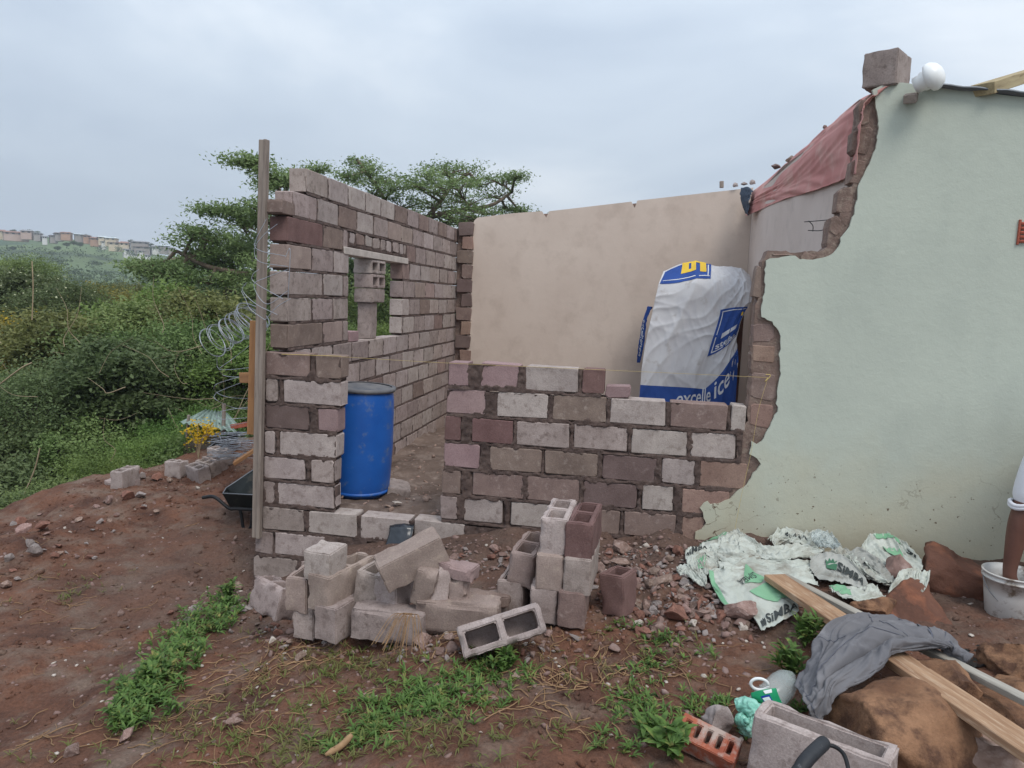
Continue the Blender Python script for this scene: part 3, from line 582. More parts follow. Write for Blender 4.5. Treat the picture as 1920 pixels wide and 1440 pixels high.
# ================================================================ LOOSE OBJECTS AROUND THE SITE
def rotm(yaw=0, pitch=0, roll=0): return Euler((math.radians(pitch), math.radians(roll), math.radians(yaw)), 'XYZ').to_matrix()
def block_me(L=.39, W=.14, H=.19, cells=2, wall=.03, seed=0, chip=.004, bottom=False, deep=1.0, slotw=None):
    """hollow concrete block, length along Y, origin at the middle of its underside"""
    rnd = random.Random(seed); bm = bmesh.new()
    if cells == 0:
        bmesh.ops.create_cube(bm, size=1)
        for v in bm.verts: v.co = Vector((v.co.x*W, v.co.y*L, (v.co.z+.5)*H))
    else:
        web = .034; cl = (L-2*wall-(cells-1)*web)/cells; ys = [-L/2, -L/2+wall]
        for c in range(cells):
            ys.append(ys[-1]+cl)
            if c < cells-1: ys.append(ys[-1]+web)
        ys.append(L/2); xs = [-W/2, -W/2+wall, W/2-wall, W/2]
        ny = len(ys); top = [[bm.verts.new((x, y, H)) for x in xs] for y in ys]; bot = [[bm.verts.new((x*1.0, y, 0)) for x in xs] for y in ys]
        for i in range(ny-1):
            for j in range(3):
                hole = (j == 1 and i % 2 == 1)
                if hole:
                    c4_ = [bm.verts.new((xs[1], ys[i], .02)), bm.verts.new((xs[2], ys[i], .02)), bm.verts.new((xs[2], ys[i+1], .02)), bm.verts.new((xs[1], ys[i+1], .02))]; bm.faces.new(c4_); bm.faces.new((bot[i][1], bot[i+1][1], bot[i+1][2], bot[i][2])); continue
                bm.faces.new((top[i][j], top[i][j+1], top[i+1][j+1], top[i+1][j])); bm.faces.new((bot[i][j], bot[i+1][j], bot[i+1][j+1], bot[i][j+1]))
        for i in range(ny-1):
            bm.faces.new((top[i][0], top[i+1][0], bot[i+1][0], bot[i][0])); bm.faces.new((top[i][3], bot[i][3], bot[i+1][3], top[i+1][3]))
            if i % 2 == 1:
                bm.faces.new((top[i][1], bot[i][1], bot[i+1][1], top[i+1][1])); bm.faces.new((top[i][2], top[i+1][2], bot[i+1][2], bot[i][2]))
                bm.faces.new((top[i][1], top[i][2], bot[i][2], bot[i][1])); bm.faces.new((top[i+1][1], bot[i+1][1], bot[i+1][2], top[i+1][2]))
        for j in range(3):
            bm.faces.new((top[0][j], bot[0][j], bot[0][j+1], top[0][j+1])); bm.faces.new((top[-1][j], top[-1][j+1], bot[-1][j+1], bot[-1][j]))
        bmesh.ops.recalc_face_normals(bm, faces=bm.faces[:])
    sharp = [e for e in bm.edges if len(e.link_faces) == 2 and e.calc_face_angle(0) > .5]
    bmesh.ops.bevel(bm, geom=sharp, offset=.006, segments=2, affect='EDGES', clamp_overlap=True)
    for _ in range(3):
        big = [e for e in bm.edges if e.calc_length() > .03]
        if big: bmesh.ops.subdivide_edges(bm, edges=big, cuts=1, use_grid_fill=True)
    bmesh.ops.triangulate(bm, faces=[f for f in bm.faces if len(f.verts) > 4])
    co = np.array([v.co for v in bm.verts]); bm.normal_update(); no = np.array([v.normal for v in bm.verts])
    dd = .0022*fbm(co+seed*3, 22, 3, 3)
    # chipped arrises: wear the points that lie near two outer faces at once
    ed = np.stack([W/2-np.abs(co[:, 0]), L/2-np.abs(co[:, 1]), np.minimum(co[:, 2], H-co[:, 2])], -1); ed.sort(-1); near = np.clip(1-(ed[:, 0]+ed[:, 1])/.022, 0, 1)
    dd = dd-near*chip*2.4*np.clip(fbm(co+seed*7, 26, 2, 9)+.25, 0, 1)
    for v, n, d in zip(bm.verts, no, dd): v.co += Vector(n*d)
    me = bpy.data.meshes.new('block'); bm.to_mesh(me); bm.free(); me.polygons.foreach_set('use_smooth', np.ones(len(me.polygons), bool)); me.set_sharp_from_angle(angle=math.radians(38)) if hasattr(me, 'set_sharp_from_angle') else None
    return me
def block(px, py, Y, label, m, yaw=0, pitch=0, roll=0, name='hollow_block', anchor='front', lift=0, group=None, scale=1, **kw):
    """anchor front: the pixel is the middle of the near bottom edge; centre: of the whole body"""
    L = kw.get('L', .39); W = kw.get('W', .14); H = kw.get('H', .19); me = block_me(**kw); R = rotm(yaw, pitch, roll); p = Vector(PY(px, py, Y))
    a = Vector((0, -L/2, 0)) if anchor == 'front' else Vector((0, 0, H/2))
    loc = p-R @ a+Vector((0, 0, lift))
    o = obj(name, me, m, label=label, cat='block', group=group); o.matrix_world = Matrix.Translation(loc) @ R.to_4x4(); o.scale = (scale,)*3
    return o
# the tall stack
Yt = 3.46
block(1017, 1171, Yt, 'bottom left block of the tall loose stack, plain end face', 'block_mid', 2, seed=1)
block(1069, 1179, Yt-.03, 'bottom right block of the tall loose stack, standing in the dirt', 'block_brown', -1, seed=2)
block(1029, 1109, Yt, 'tan brown block in the middle of the tall stack, left column', 'block_tan', 1, seed=3)
block(1080, 1117, Yt-.02, 'grey block in the middle of the tall stack, under the red one', 'block_mid', -3, seed=4)
block(1036, 1042, Yt+.02, 'pale grey block with two open cells on top of the tall stack', 'block_light', -2, seed=5, chip=.006)
block(1083, 1050, Yt, 'dark red block with two open cells on top of the tall stack', 'block_red', -4, seed=6, chip=.006)
# left of the stack
block(972, 1103, Yt+.12, 'leaning beige block with open cells, left of the tall stack', 'block_tan', -5, seed=7, chip=.008, roll=4)
block(955, 1155, Yt+.12, 'stubby grey block under the leaning beige block', 'block_mid', -4, seed=8, roll=-2)
# left heap
Yl = 3.28
block(568, 1200, Yl+.06, 'plain block at the bottom left corner of the left heap', 'block_mid', 0, W=.12, seed=9, cells=0)
block(609, 1205, Yl-.02, 'smooth grey block at the bottom of the left heap, beside a plain one', 'block_mid', -14, seed=10, cells=0)
block(554, 1150, Yl+.05, 'narrow brown block at the upper left of the left heap', 'block_tan', -4, W=.125, seed=11)
block(596, 1147, Yl, 'beige block showing its long side and open top in the left heap', 'block_tan', -16, seed=12, chip=.008)
block(594, 1092, Yl+.02, 'short pale half block perched on top of the left heap', 'block_light', -8, L=.17, W=.16, H=.16, seed=13, cells=0, pitch=2)
block(682, 1140, Yl+.1, 'grey block tilted back with one long open cell, beside the left heap', 'block_mid', -12, roll=6, seed=14, chip=.008, cells=2)
block(722, 1150, Yl+.08, 'grey block with a flat end face wedged under the big brown block', 'block_light', -10, roll=-3, seed=15)
block(771, 1053, Yl+.12, 'big solid brown block lying tilted across the heap', 'block_tan', 62, 0, 0, seed=16, cells=0, anchor='centre', H=.155, W=.165, L=.34)
bpy.context.view_layer.update()
_t = bpy.data.objects[-1] if False else [o for o in COL.objects if o.get('label', '').startswith('big solid brown')][0]
def axes(l, n):
    l = Vector(l).normalized(); n = Vector(n); n = (n-l*n.dot(l)).normalized(); x = l.cross(n); return Matrix((x, l, n)).transposed().to_4x4()
_t.matrix_world = Matrix.Translation(PY(772, 1048, Yl+.1)) @ axes((.80, .42, .40), (-.3, -.25, 1)) @ Matrix.Translation((0, 0, -.078))
block(733, 1166, Yl+.05, 'weathered grey block lying lengthwise at the foot of the heap', 'block_mid', 86, seed=17, anchor='centre', chip=.012, cells=0, H=.17, roll=0, pitch=0)
block(860, 1152, Yl+.1, 'brown block lying lengthwise under the broken pieces', 'block_tan', 94, seed=18, anchor='centre', chip=.014, cells=0, L=.42, H=.18, roll=-4)
fl = block(940, 1190, 3.05, 'grey block lying on its side in front, both cells facing the camera', 'block_light', 0, seed=19, anchor='centre', chip=.007)
fl.matrix_world = Matrix.Translation(PY(940, 1182, 3.12)) @ axes((.84, .30, .26), (-.05, -1, .42)) @ Matrix.Translation((0, 0, -.095))
block(1148, 1157, 3.62, 'single dark red half block with an open cell, standing alone beside the rubble', 'block_red', -24, L=.17, W=.14, H=.22, cells=1, seed=20, roll=-5, chip=.006)
block(515, 1120, 3.75, 'broken hollow block half buried left of the left heap', 'block_mid', 60, roll=14, seed=21, chip=.012, L=.3, anchor='centre')
block(746, 922, 5.75, 'hollow block on the earth floor beside the blue drum, cells to the left', 'block_mid', 20, roll=-78, seed=22, chip=.01, anchor='centre', L=.34)
# blocks in the window opening
def wblock(y, z, label, m, R, **kw):
    o = obj('hollow_block', block_me(**kw), m, label=label, cat='block'); o.matrix_world = Matrix.Translation((XS-.09, y, z)) @ R; return o
RX = Matrix.Rotation(math.radians(90), 4, 'Y')
for i, (z, m, lab, c) in enumerate([(1.56, 'block_mid', 'lowest of the three blocks of the prop in the window', 0), (1.70, 'block_mid', 'middle block of the window prop, its cells open to the room', 2), (1.84, 'block_light', 'top block of the window prop, its cells open under the lintel', 2)]):
    wblock(6.86, z+.07, lab, m, Matrix.Rotation(math.radians(2-i*2), 4, 'Z') @ RX @ Matrix.Translation((0, 0, -.095)), seed=30+i, cells=c, W=.136, L=.37)
wblock(6.80, 1.205, 'block standing on end on the window sill, carrying the window prop', 'block_mid', Matrix.Identity(4), L=.17, W=.14, H=.355, cells=0, seed=35)
# hollow block close to the camera
ob = obj('hollow_block', block_me(seed=40, chip=.006, cells=1, L=.39, W=.14, H=.22), 'block_light', label='big grey block with a long slot lying close to the camera', cat='block')
a_ = Vector(PZ(1424, 1350, .23)); b_ = Vector(PZ(1668, 1455, .21)); dirn = (b_-a_).normalized(); yw = math.atan2(dirn.y, dirn.x)-math.pi/2
ob.matrix_world = Matrix.Translation(a_+dirn*.195+Vector((math.sin(-yw)*0-.0, 0, -.22))+Vector((-dirn.y, dirn.x, 0))*.05) @ Matrix.Rotation(yw, 4, 'Z') @ Matrix.Rotation(math.radians(-4), 4, 'Y') @ Matrix.Scale(1.12, 4)
# block on the broken gable
o = obj('hollow_block', block_me(seed=41, chip=.003, cells=0, L=.30, W=.20, H=.21), 'block_mid', label='grey block standing on the broken top corner of the green wall, over the red cloth', cat='block')
o.matrix_world = Matrix.Translation(Vector(PY(1660, 170, YF+.12))+Vector((0, .0, .0))) @ rotm(-32, 3, 0).to_4x4()
# distant hollow blocks on the edge of the plot
far_b = [(331, 896, 6.35, 84, 0, 'light grey hollow block standing alone on the edge of the plot', 'block_light'), (372, 905, 6.15, 60, -10, 'front one of the leaning row of hollow blocks left of the pier', 'block_light'),
 (392, 895, 6.45, 62, -12, 'second of the leaning row of hollow blocks left of the pier', 'block_mid'), (404, 888, 6.7, 64, -8, 'third of the leaning row of hollow blocks left of the pier', 'block_mid'), (412, 872, 7.1, 66, -4, 'rearmost of the leaning row of hollow blocks, by the low concrete tank', 'block_light'),
 (215, 915, 6.2, 80, 0, 'hollow block tipped on its side at the far edge of the plot', 'block_mid'), (235, 912, 6.1, 5, 0, 'block on end leaning against a tipped one at the plot edge', 'block_light')]
for i, (px, py, Y, yw, rl, lab, m) in enumerate(far_b):
    g_ = PZ(px, py, -.4)
    for _ in range(6): g_ = PZ(px, py, max(-.6, float(zground(g_[0], g_[1]))))
    o = block(px, py-17, g_[1]+.08, lab, m, yw, 0, rl, seed=50+i, anchor='centre', chip=.006, L=.22 if i == 0 else .3)
    if i == 5: o.matrix_world = o.matrix_world @ Matrix.Rotation(math.radians(90), 4, 'Y')
# ---------------------------------------------------------------- stones
def stone_me(seed, sub=2, cuts=9, sq=(1, .8, .6), rough=.03, r=.5):
    rs = np.random.RandomState(seed); bm = bmesh.new(); bmesh.ops.create_icosphere(bm, subdivisions=sub, radius=1); P = np.array([v.co for v in bm.verts])
    for _ in range(cuts):
        n = rs.normal(size=3); n /= np.linalg.norm(n); d = rs.uniform(.45, .8) if sub != 3 else rs.uniform(.34, .7); t = P @ n-d; P = P-np.clip(t, 0, None)[:, None]*n
    P = P*np.array(sq)*r; P = P+rough*r*np.stack([fbm(P/r+k*9, 2.2, 6 if sub > 3 else 3, seed+k, .55) for k in range(3)], -1)*2
    for v, p in zip(bm.verts, P): v.co = p
    me = bpy.data.meshes.new('stone'); bm.to_mesh(me); bm.free()
    if sub > 3: me.polygons.foreach_set('use_smooth', np.ones(len(me.polygons), bool))
    return me
mat('stone_brown', C(150, 126, 116), C(122, 98, 88), 5, C(166, 146, 138), 14, (.5, .7), bump=.8, bsc=30, bdist=.01, rnd=.22, hue=.015)
mat('stone_grey', C(164, 152, 148), C(134, 124, 120), 6, C(110, 98, 92), 16, (.5, .7), bump=.8, bsc=35, bdist=.01, rnd=.16)
mat('stone_red', C(146, 106, 92), C(120, 84, 72), 5, C(104, 76, 66), 15, (.5, .7), bump=.8, bsc=35, bdist=.01, rnd=.15)
mat('stone_white', C(192, 182, 172), C(168, 156, 146), 8, C(150, 136, 126), 18, (.5, .7), bump=.5, rnd=.1)
mat('boulder_tan', C(156, 118, 90), C(112, 80, 60), 3.2, C(92, 66, 52), 9, (.48, .64), bump=1.0, bsc=26, bdist=.016, pores=.12, psc=60, rnd=.06)
mat('boulder_dark', C(116, 80, 66), C(86, 60, 50), 3, C(142, 92, 70), 6, (.5, .72), bump=1, bsc=14, bdist=.02, rnd=.08)
STM = [stone_me(100+i, 3, 22, sq, .02) for i, sq in enumerate([(1, .8, .6), (1, .6, .45), (.9, .9, .7), (1, .5, .5), (1, .85, .4), (.8, .7, .8), (1, .7, .55), (1, .9, .5)])]
def stone(px, py, w, m, label, group=None, name='stone', me=None, z=None, sink=.3, rot=None, asp=1):
    cw = {'stone_brown': 'brownish', 'stone_grey': 'grey', 'stone_red': 'reddish', 'stone_white': 'whitish'}.get(m, '')
    if group: label = cw+' '+label; group = cw+' '+group
    p = PZ(px, py, 0)
    for _ in range(6): zz = float(zground(p[0], p[1])); p = PZ(px, py, zz+(z or 0))
    d = (RW.T @ (p-[0, 0, EYE])); dist = -d[2]; size = w*dist/F
    o = obj(name, me or random.choice(STM), m, label=label, cat='stone' if name in ('stone', 'boulder') else name.split('_')[-1], group=group)
    o.location = p+np.array([0, size*.2, size*asp*.17]); o.rotation_euler = rot or (random.uniform(-.5, .5), random.uniform(-.5, .5), random.uniform(0, 6.3)); o.scale = (size, size, size*asp); return o
GR = 'broken lumps in the rubble heap between the stack and the sacks'
LR = 'broken masonry lump in the rubble heap between the tall stack and the white sacks'
# traced lumps (photo crop 1100,940 scale .2014)
for cx, cy, w, m in [(480,1015,.115,'stone_brown'),(610,1080,.12,'stone_grey'),(775,1030,.15,'stone_grey'),(840,1140,.23,'stone_red'),(700,1265,.17,'stone_brown'),(860,1240,.14,'stone_red'),(1010,1240,.14,'stone_brown'),(1080,1110,.23,'stone_brown'),
                     (680,850,.26,'stone_brown'),(510,850,.09,'stone_white'),(490,1180,.12,'stone_white'),(490,1090,.10,'stone_red'),(1240,1140,.15,'stone_red'),(1440,1150,.30,'stone_brown'),(1130,850,.14,'stone_brown'),(1250,1010,.11,'stone_brown'),
                     (930,990,.11,'stone_brown'),(1000,1010,.10,'stone_brown'),(800,960,.09,'stone_white'),(560,780,.10,'stone_brown'),(500,690,.10,'stone_brown'),(640,700,.13,'stone_brown'),(770,570,.10,'stone_brown'),(850,520,.15,'stone_red'),
                     (310,500,.22,'stone_brown'),(560,450,.08,'stone_white'),(470,780,.09,'stone_brown'),(300,640,.24,'stone_brown'),(690,1000,.10,'stone_grey'),(940,850,.16,'stone_grey'),(530,1280,.17,'stone_red'),(920,760,.18,'stone_grey'),(1090,1000,.2,'stone_red')]:
    stone(1100+cx*.2014, 940+cy*.2014, w*350, m, LR, GR, asp=random.uniform(.7, 1))
for i in range(85):
    while True:
        px = random.gauss(1265, 70); py = random.gauss(1130, 38)
        if 1165 < px < 1440 and 1040 < py < 1215: break
    stone(px, py, random.uniform(22, 48), random.choice(['stone_brown']*4+['stone_grey', 'stone_red', 'stone_red', 'stone_white']), LR, GR, asp=random.uniform(.6, 1))
LB = 'chunk of broken block in the debris round the loose block heaps'
for i in range(48):
    a_ = random.random()
    if a_ < .45: px, py = random.uniform(1090, 1330), random.gauss(1075, 35)
    elif a_ < .7: px, py = random.uniform(820, 1010), random.gauss(1045, 18)
    elif a_ < .85: px, py = random.uniform(430, 560), random.gauss(1165, 30)
    else: px, py = random.uniform(560, 1080), random.gauss(1222, 14)
    if py < 1012: continue
    stone(px, py, random.uniform(20, 40), random.choice(['stone_brown']*5+['stone_grey', 'stone_red', 'stone_red', 'stone_grey']), LB, 'debris round the block heaps', asp=random.uniform(.5, .9))
# pieces between and in front of the block heaps
LH = 'broken chunk of block lying loose at the foot of the block heaps'; GH = 'chunks at the foot of the block heaps'
for px, py, w, m in [(500,1150,42,'stone_red'),(470,1135,30,'stone_brown'),(520,1195,34,'stone_red'),(508,1206,26,'stone_white'),(540,1215,42,'stone_brown'),(560,1242,48,'stone_brown'),(500,1225,22,'stone_brown'),(784,1215,60,'stone_brown'),(840,1205,48,'stone_brown'),
                     (850,1222,28,'stone_brown'),(1028,1196,40,'stone_brown'),(1000,1210,16,'stone_white'),(960,1242,26,'stone_brown'),(966,1278,34,'stone_brown'),(925,1315,24,'stone_brown'),(938,1370,30,'stone_brown'),(1170,1308,22,'stone_brown'),(480,1175,20,'stone_brown'),
                     (455,1150,22,'stone_grey'),(540,1160,30,'stone_brown'),(1120,1150,20,'stone_brown')]: stone(px, py, w, m, LH, GH)
for px, py, w, m, lab in [(760,1095,70,'stone_brown','rounded broken block piece wedged in the heap under the brown block'),]: stone(px, py, w, m, lab)
# broken upright pieces in the heap
for px, py, Y, yw, pt, rl, L, W, H, m, lab in [(797,1095,Yl+.08,10,8,14,.12,.11,.2,'block_tan','upright broken block piece in the heap, nearest the big brown block'),(825,1095,Yl+.1,20,-4,8,.1,.09,.19,'block_mid','thin upright broken piece beside two others in the heap'),
      (858,1106,Yl+.12,-8,0,-3,.1,.12,.15,'block_tan','squarish broken block piece under the small pink brick'),(858,1068,Yl+.12,80,4,2,.2,.1,.075,'block_pink','small pink and cream brick lying on a broken block piece'),(905,1120,Yl+.3,95,0,4,.3,.12,.06,'block_brown','flat dark piece lying behind the small pink brick')]:
    block(px, py, Y, lab, m, yw, pt, rl, name='broken_block', anchor='centre', cells=0, L=L, W=W, H=H, chip=.014, seed=int(px))
# stones on the left of the plot
LL = 'loose stone lying on the bare red soil left of the pier'; GL = 'stones on the bare soil'
for px, py, w, m in [(330,1178,14,'stone_brown'),(222,1156,24,'stone_brown'),(238,1180,12,'stone_grey'),(315,1157,32,'stone_red'),(360,1150,40,'stone_grey'),(350,1175,46,'stone_grey'),(160,1022,14,'stone_grey'),(175,1050,22,'stone_grey'),(60,1040,44,'stone_grey'),(50,1025,30,'stone_grey'),
                     (12,1053,36,'stone_grey'),(98,1047,30,'stone_red'),(30,1090,22,'stone_grey'),(22,1075,26,'stone_red'),(70,1000,66,'stone_red'),(35,1005,50,'stone_brown'),(30,985,40,'stone_red'),(232,942,52,'stone_red'),(262,935,34,'stone_grey'),(200,945,30,'stone_brown'),(112,970,12,'stone_grey'),(252,957,10,'stone_white'),
                     (440,1015,20,'stone_brown'),(418,1014,12,'stone_brown'),(194,1005,14,'stone_brown'),(120,992,12,'stone_white'),(130,1000,12,'stone_white'),(310,916,8,'stone_white'),(369,918,14,'stone_white'),(340,912,12,'stone_red'),(262,900,30,'stone_grey'),(290,900,34,'stone_red'),(315,905,24,'stone_brown'),
                     (240,1290,30,'stone_red'),(205,1330,60,'stone_brown'),(228,1395,66,'stone_brown'),(430,1372,70,'stone_brown'),(125,1420,52,'stone_brown'),(320,1215,24,'stone_red'),(245,1265,28,'stone_grey'),(398,1395,18,'stone_brown'),(5,1105,40,'stone_brown'),(455,1345,16,'stone_brown')]: stone(px, py, w, m, LL, GL)
for i in range(34):
    px = random.uniform(0, 330); py = 975-px*.2+abs(random.gauss(0, 45))
    stone(px, py, random.uniform(12, 30), random.choice(['stone_grey', 'stone_brown', 'stone_red', 'stone_red', 'stone_brown']), 'piece of rubble along the outer edge of the bare soil', 'rubble along the plot edge', asp=random.uniform(.4, .8))
for i in range(22):
    px, py = random.uniform(0, 640), random.uniform(960, 1420)
    stone(px, py, random.uniform(4, 10), random.choice(['stone_grey', 'stone_brown', 'stone_white', 'stone_red']), 'small pebble lying on the bare red soil', 'pebbles on the bare soil', name='pebble')
for px, py, w, m in [(745,942,40,'stone_white'),(752,962,44,'stone_red'),(700,965,30,'stone_brown'),(775,975,50,'stone_red'),(812,968,26,'stone_brown'),(775,845,26,'stone_brown'),(752,880,22,'stone_brown'),(790,955,18,'stone_white')]:
    p = PY(px, py, 5.3 if py > 930 else 7.4); o = obj('stone', random.choice(STM), m, label='flat piece of rubble on the earth floor inside the doorway', cat='stone', group='rubble inside the doorway'); s_ = w*5.4/F; o.location = (p[0], p[1], p[2]); o.scale = (s_, s_, s_*.35); o.rotation_euler = (0, 0, random.uniform(0, 6))
# boulders
def boulder(label, c, size, m, seed, rot=(0, 0, 0), cuts=10, sub=5, name='boulder'):
    me = stone_me(seed, sub, cuts+3, size, .03, 1); return_ = obj(name, me, m, label=label, cat='boulder'); return_.location = c; return_.rotation_euler = rot; return return_
boulder('big tan boulder carrying the planks and the grey trousers', (1.10, 2.78, -.02), (.40, .26, .27), 'boulder_tan', 7, (0, 0, .2), 7)
boulder('rounded tan boulder behind the planks, under the end of the trousers', tuple(PY(1745, 1275, 3.05)), (.17, .16, .15), 'boulder_tan', 11, (0, .2, 1))
boulder('large dark brown boulder against the foot of the green wall', tuple(PY(1805, 1095, 4.70)), (.46, .28, .26), 'boulder_dark', 13, (0, .1, .3), 6)
boulder('dark reddish boulder between the sacks and the bucket', tuple(PY(1722, 1145, 4.1)), (.34, .24, .19), 'boulder_dark', 17, (0, 0, 1.2), 12)
boulder('tan boulder at the right edge in front of the bucket', tuple(PY(1912, 1225, 3.45)), (.17, .16, .14), 'boulder_tan', 19, (0, 0, 2))
boulder('flat orange stone tilted beside the pale lath', tuple(PY(1640, 1143, 3.95)), (.16, .1, .08), 'boulder_tan', 23, (.3, 0, .4), 14)
boulder('flat orange rock under the planks at the lower right edge', tuple(PY(1880, 1330, 3.0)), (.26, .3, .10), 'boulder_tan', 29, (0, .1, .4), 12)
boulder('low brown rock below the planks at the lower right corner', tuple(PY(1885, 1425, 2.65)), (.2, .2, .08), 'stone_brown', 31, (0, .1, .4), 12)
boulder('grey stone beside the green plastic bag', tuple(PY(1366, 1365, 2.72)), (.06, .06, .075), 'stone_grey', 44, (0, .1, .4), 9, 4)
boulder('red brown boulder fragment buried in the sacks', tuple(PY(1672, 1070, 4.4)), (.09, .08, .08), 'stone_brown', 39, (0, .1, .4), 9, 4)
for px, py, w in [(1360,1085,34),(1390,1105,36)]: 
    p = PY(px, py, 4.22); o = obj('stone', STM[2], 'stone_brown', label='rounded brown lump resting on the flattened white sack', cat='stone', group='lumps weighing down the flattened sack'); o.location = p; o.scale = (w*4.3/F,)*3
for px, py, w in [(1710,1405,50),(1800,1428,60),(1770,1410,36),(1610,1400,30),(1420,1400,30),(1855,1400,26),(1590,1350,26)]: stone(px, py, w, 'stone_red', 'small reddish stone at the foot of the big tan boulder', 'stones round the big boulder')
# gable rubble
for px, py, Y, w, m in [(1546,238,6.4,16,'stone_brown'),(1455,312,8.2,30,'block_dark'),(1480,300,7.9,30,'block_brown'),(1395,345,9.6,26,'stone_grey'),(1410,342,9.4,22,'stone_grey'),(1378,347,9.9,20,'stone_grey')]:
    p = PY(px, py, Y); o = obj('stone', STM[int(px) % 8], m, label='lump of rubble left on top of the party wall along the red cloth', cat='stone', group='rubble on top of the party wall'); o.location = p; o.scale = (w*Y/F*.9,)*3
# ---------------------------------------------------------------- blue drum
mat('drum_blue', C(34, 96, 178), C(28, 84, 162), 3, C(104, 120, 146), 9, (.56, .74), rough=.42, bump=.12, bsc=8, bdist=.004, rnd=0, spec=.4)
mat('drum_dust', C(120, 118, 118), C(90, 92, 98), 6, rough=.9, rnd=0)
dr = empty('plastic_drum', 'tall blue plastic drum standing open behind the doorway pier', 'drum', PY(672, 922, 5.62)); dr.rotation_euler = (0, math.radians(2.2), 0)
def lathe(name, prof, m, parent, n=64, smooth=True, **k):
    th = np.arange(n+1)*2*np.pi/n; P = np.array([[(r*np.cos(t), r*np.sin(t), z) for t in th] for r, z in prof]); me = mkmesh(name, P.reshape(-1, 3), grid_faces(len(prof), n+1), smooth)
    bm = bmesh.new(); bm.from_mesh(me); bmesh.ops.remove_doubles(bm, verts=bm.verts[:], dist=1e-5); bmesh.ops.recalc_face_normals(bm, faces=bm.faces[:]); bm.to_mesh(me); bm.free(); return obj(name, me, m, parent, **k)
DR, DH = .262, .90
lathe('body', [(.0, .01), (DR*.86, .01), (DR*.9, .0), (DR*.95, .03), (DR*.97, .05), (DR*.985, .12), (DR*1.005, .25), (DR*1.02, .42), (DR*1.0, .6), (DR*.99, .74), (DR*.97, .82), (DR*.94, DH-.03), (DR*.93, DH-.01)], 'drum_blue', dr)
lathe('bottom_hoop', [(DR*.93, .03), (DR*1.0, .028), (DR*1.01, .04), (DR*1.0, .05), (DR*.95, .055)], 'drum_blue', dr)
lathe('rim', [(DR*.90, DH-.03), (DR*1.0, DH-.028), (DR*1.03, DH-.012), (DR*1.02, DH+.004), (DR*.9, DH+.004)], 'drum_dust', dr)
lathe('lid', [(0, DH+.012), (DR*.6, DH+.01), (DR*.92, DH-.005)], 'drum_dust', dr)
# ---------------------------------------------------------------- timber
def beam(name, a, b, w, t, m, label=None, cat=None, roll=0, parent=None, jit=.001, bev=.003, upv=(0, 0, 1)):
    a = Vector(a); b = Vector(b); d = (b-a); L = d.length; z = d.normalized(); x = Vector(upv).cross(z)
    if x.length < 1e-3: x = Vector((1, 0, 0))
    x.normalize(); y = z.cross(x); R = Matrix((x, y, z)).transposed() @ Matrix.Rotation(roll, 3, 'Z')
    bm = box_bm((0, 0, 0), (w, t, L), bev, jit=jit); me = bpy.data.meshes.new(name); bm.to_mesh(me); bm.free()
    o = obj(name, me, m, parent, label=label, cat=cat); o.matrix_world = Matrix.Translation((a+b)/2) @ R.to_4x4(); return o
def pline(px0, py0, Y0, px1, py1, Y1): return PY(px0, py0, Y0), PY(px1, py1, Y1)
a, b = pline(481, 1008, YF-.05, 495, 262, YF-.05)
post = empty('profile_post', 'tall weathered grey plank post clamped upright at the corner of the block pier', 'post', a)
a_, b_ = Vector(a), Vector(b)
beam('plank', a_-a_, b_-a_, .042, .022, 'wood_old', parent=post, upv=(0, 1, 0)).location += Vector((-.014, 0, 0))
beam('edge_strip', a_-a_+Vector((.022, -.002, 0)), b_-a_+Vector((.020, -.002, 0)), .026, .05, 'wood_old', parent=post, upv=(0, 1, 0))
for o_ in post.children: pass
a, b = pline(478, 815, YF+.06, 484, 602, YF+.06); beam('plank', a, b, .12, .03, 'wood_orange', 'orange brown plank fixed upright behind the grey post', 'plank', upv=(0, 1, 0))
a, b = pline(456, 708, YF+.2, 482, 708, YF+.1); beam('timber_block', a, b, .07, .08, 'wood_orange', 'short sawn timber block jutting out behind the orange plank', 'timber')
a, b = pline(440, 868, 6.9, 486, 838, 7.0); beam('plank', a, b, .16, .035, 'wood_orange', 'orange plank lying on the soil behind the wheelbarrow', 'plank')
# gable timbers and lamp
a, b = PY(1706, 186, YF-.12), PY(1722, 168, YF+.5); beam('timber', a, b, .07, .05, 'wood_old', 'short weathered rafter end under the globe lamp', 'timber')
mat('wood_pale', C(176, 160, 126), C(150, 134, 104), 5, C(116, 98, 72), 12, (.55, .75), stretch=(6, 6, .6), bump=.4, bsc=30, bdist=.002, rnd=.05)
a, b = PY(1842, 168, YF-.05), PY(1990, 122, YF+.9); beam('timber', a, b, .13, .07, 'wood_pale', 'pale rafter lying on the roof edge at the upper right', 'timber')
mat('opal', C(238, 238, 236), C(232, 232, 230), 3, rough=.35, bump=0, rnd=0, spec=.5)
lamp = empty('globe_lamp', 'white round bulkhead lamp at the eaves of the green wall', 'lamp', PY(1748, 144, YF-.16)); lamp.rotation_euler = (0, math.radians(68), math.radians(-40))
lathe('globe', [(0, .062), (.035, .058), (.062, .044), (.082, .016), (.085, -.004), (.078, -.02), (.06, -.028)], 'opal', lamp)
lathe('base', [(.058, -.024), (.058, -.05), (.05, -.062), (.05, -.095), (0, -.097)], 'opal', lamp)
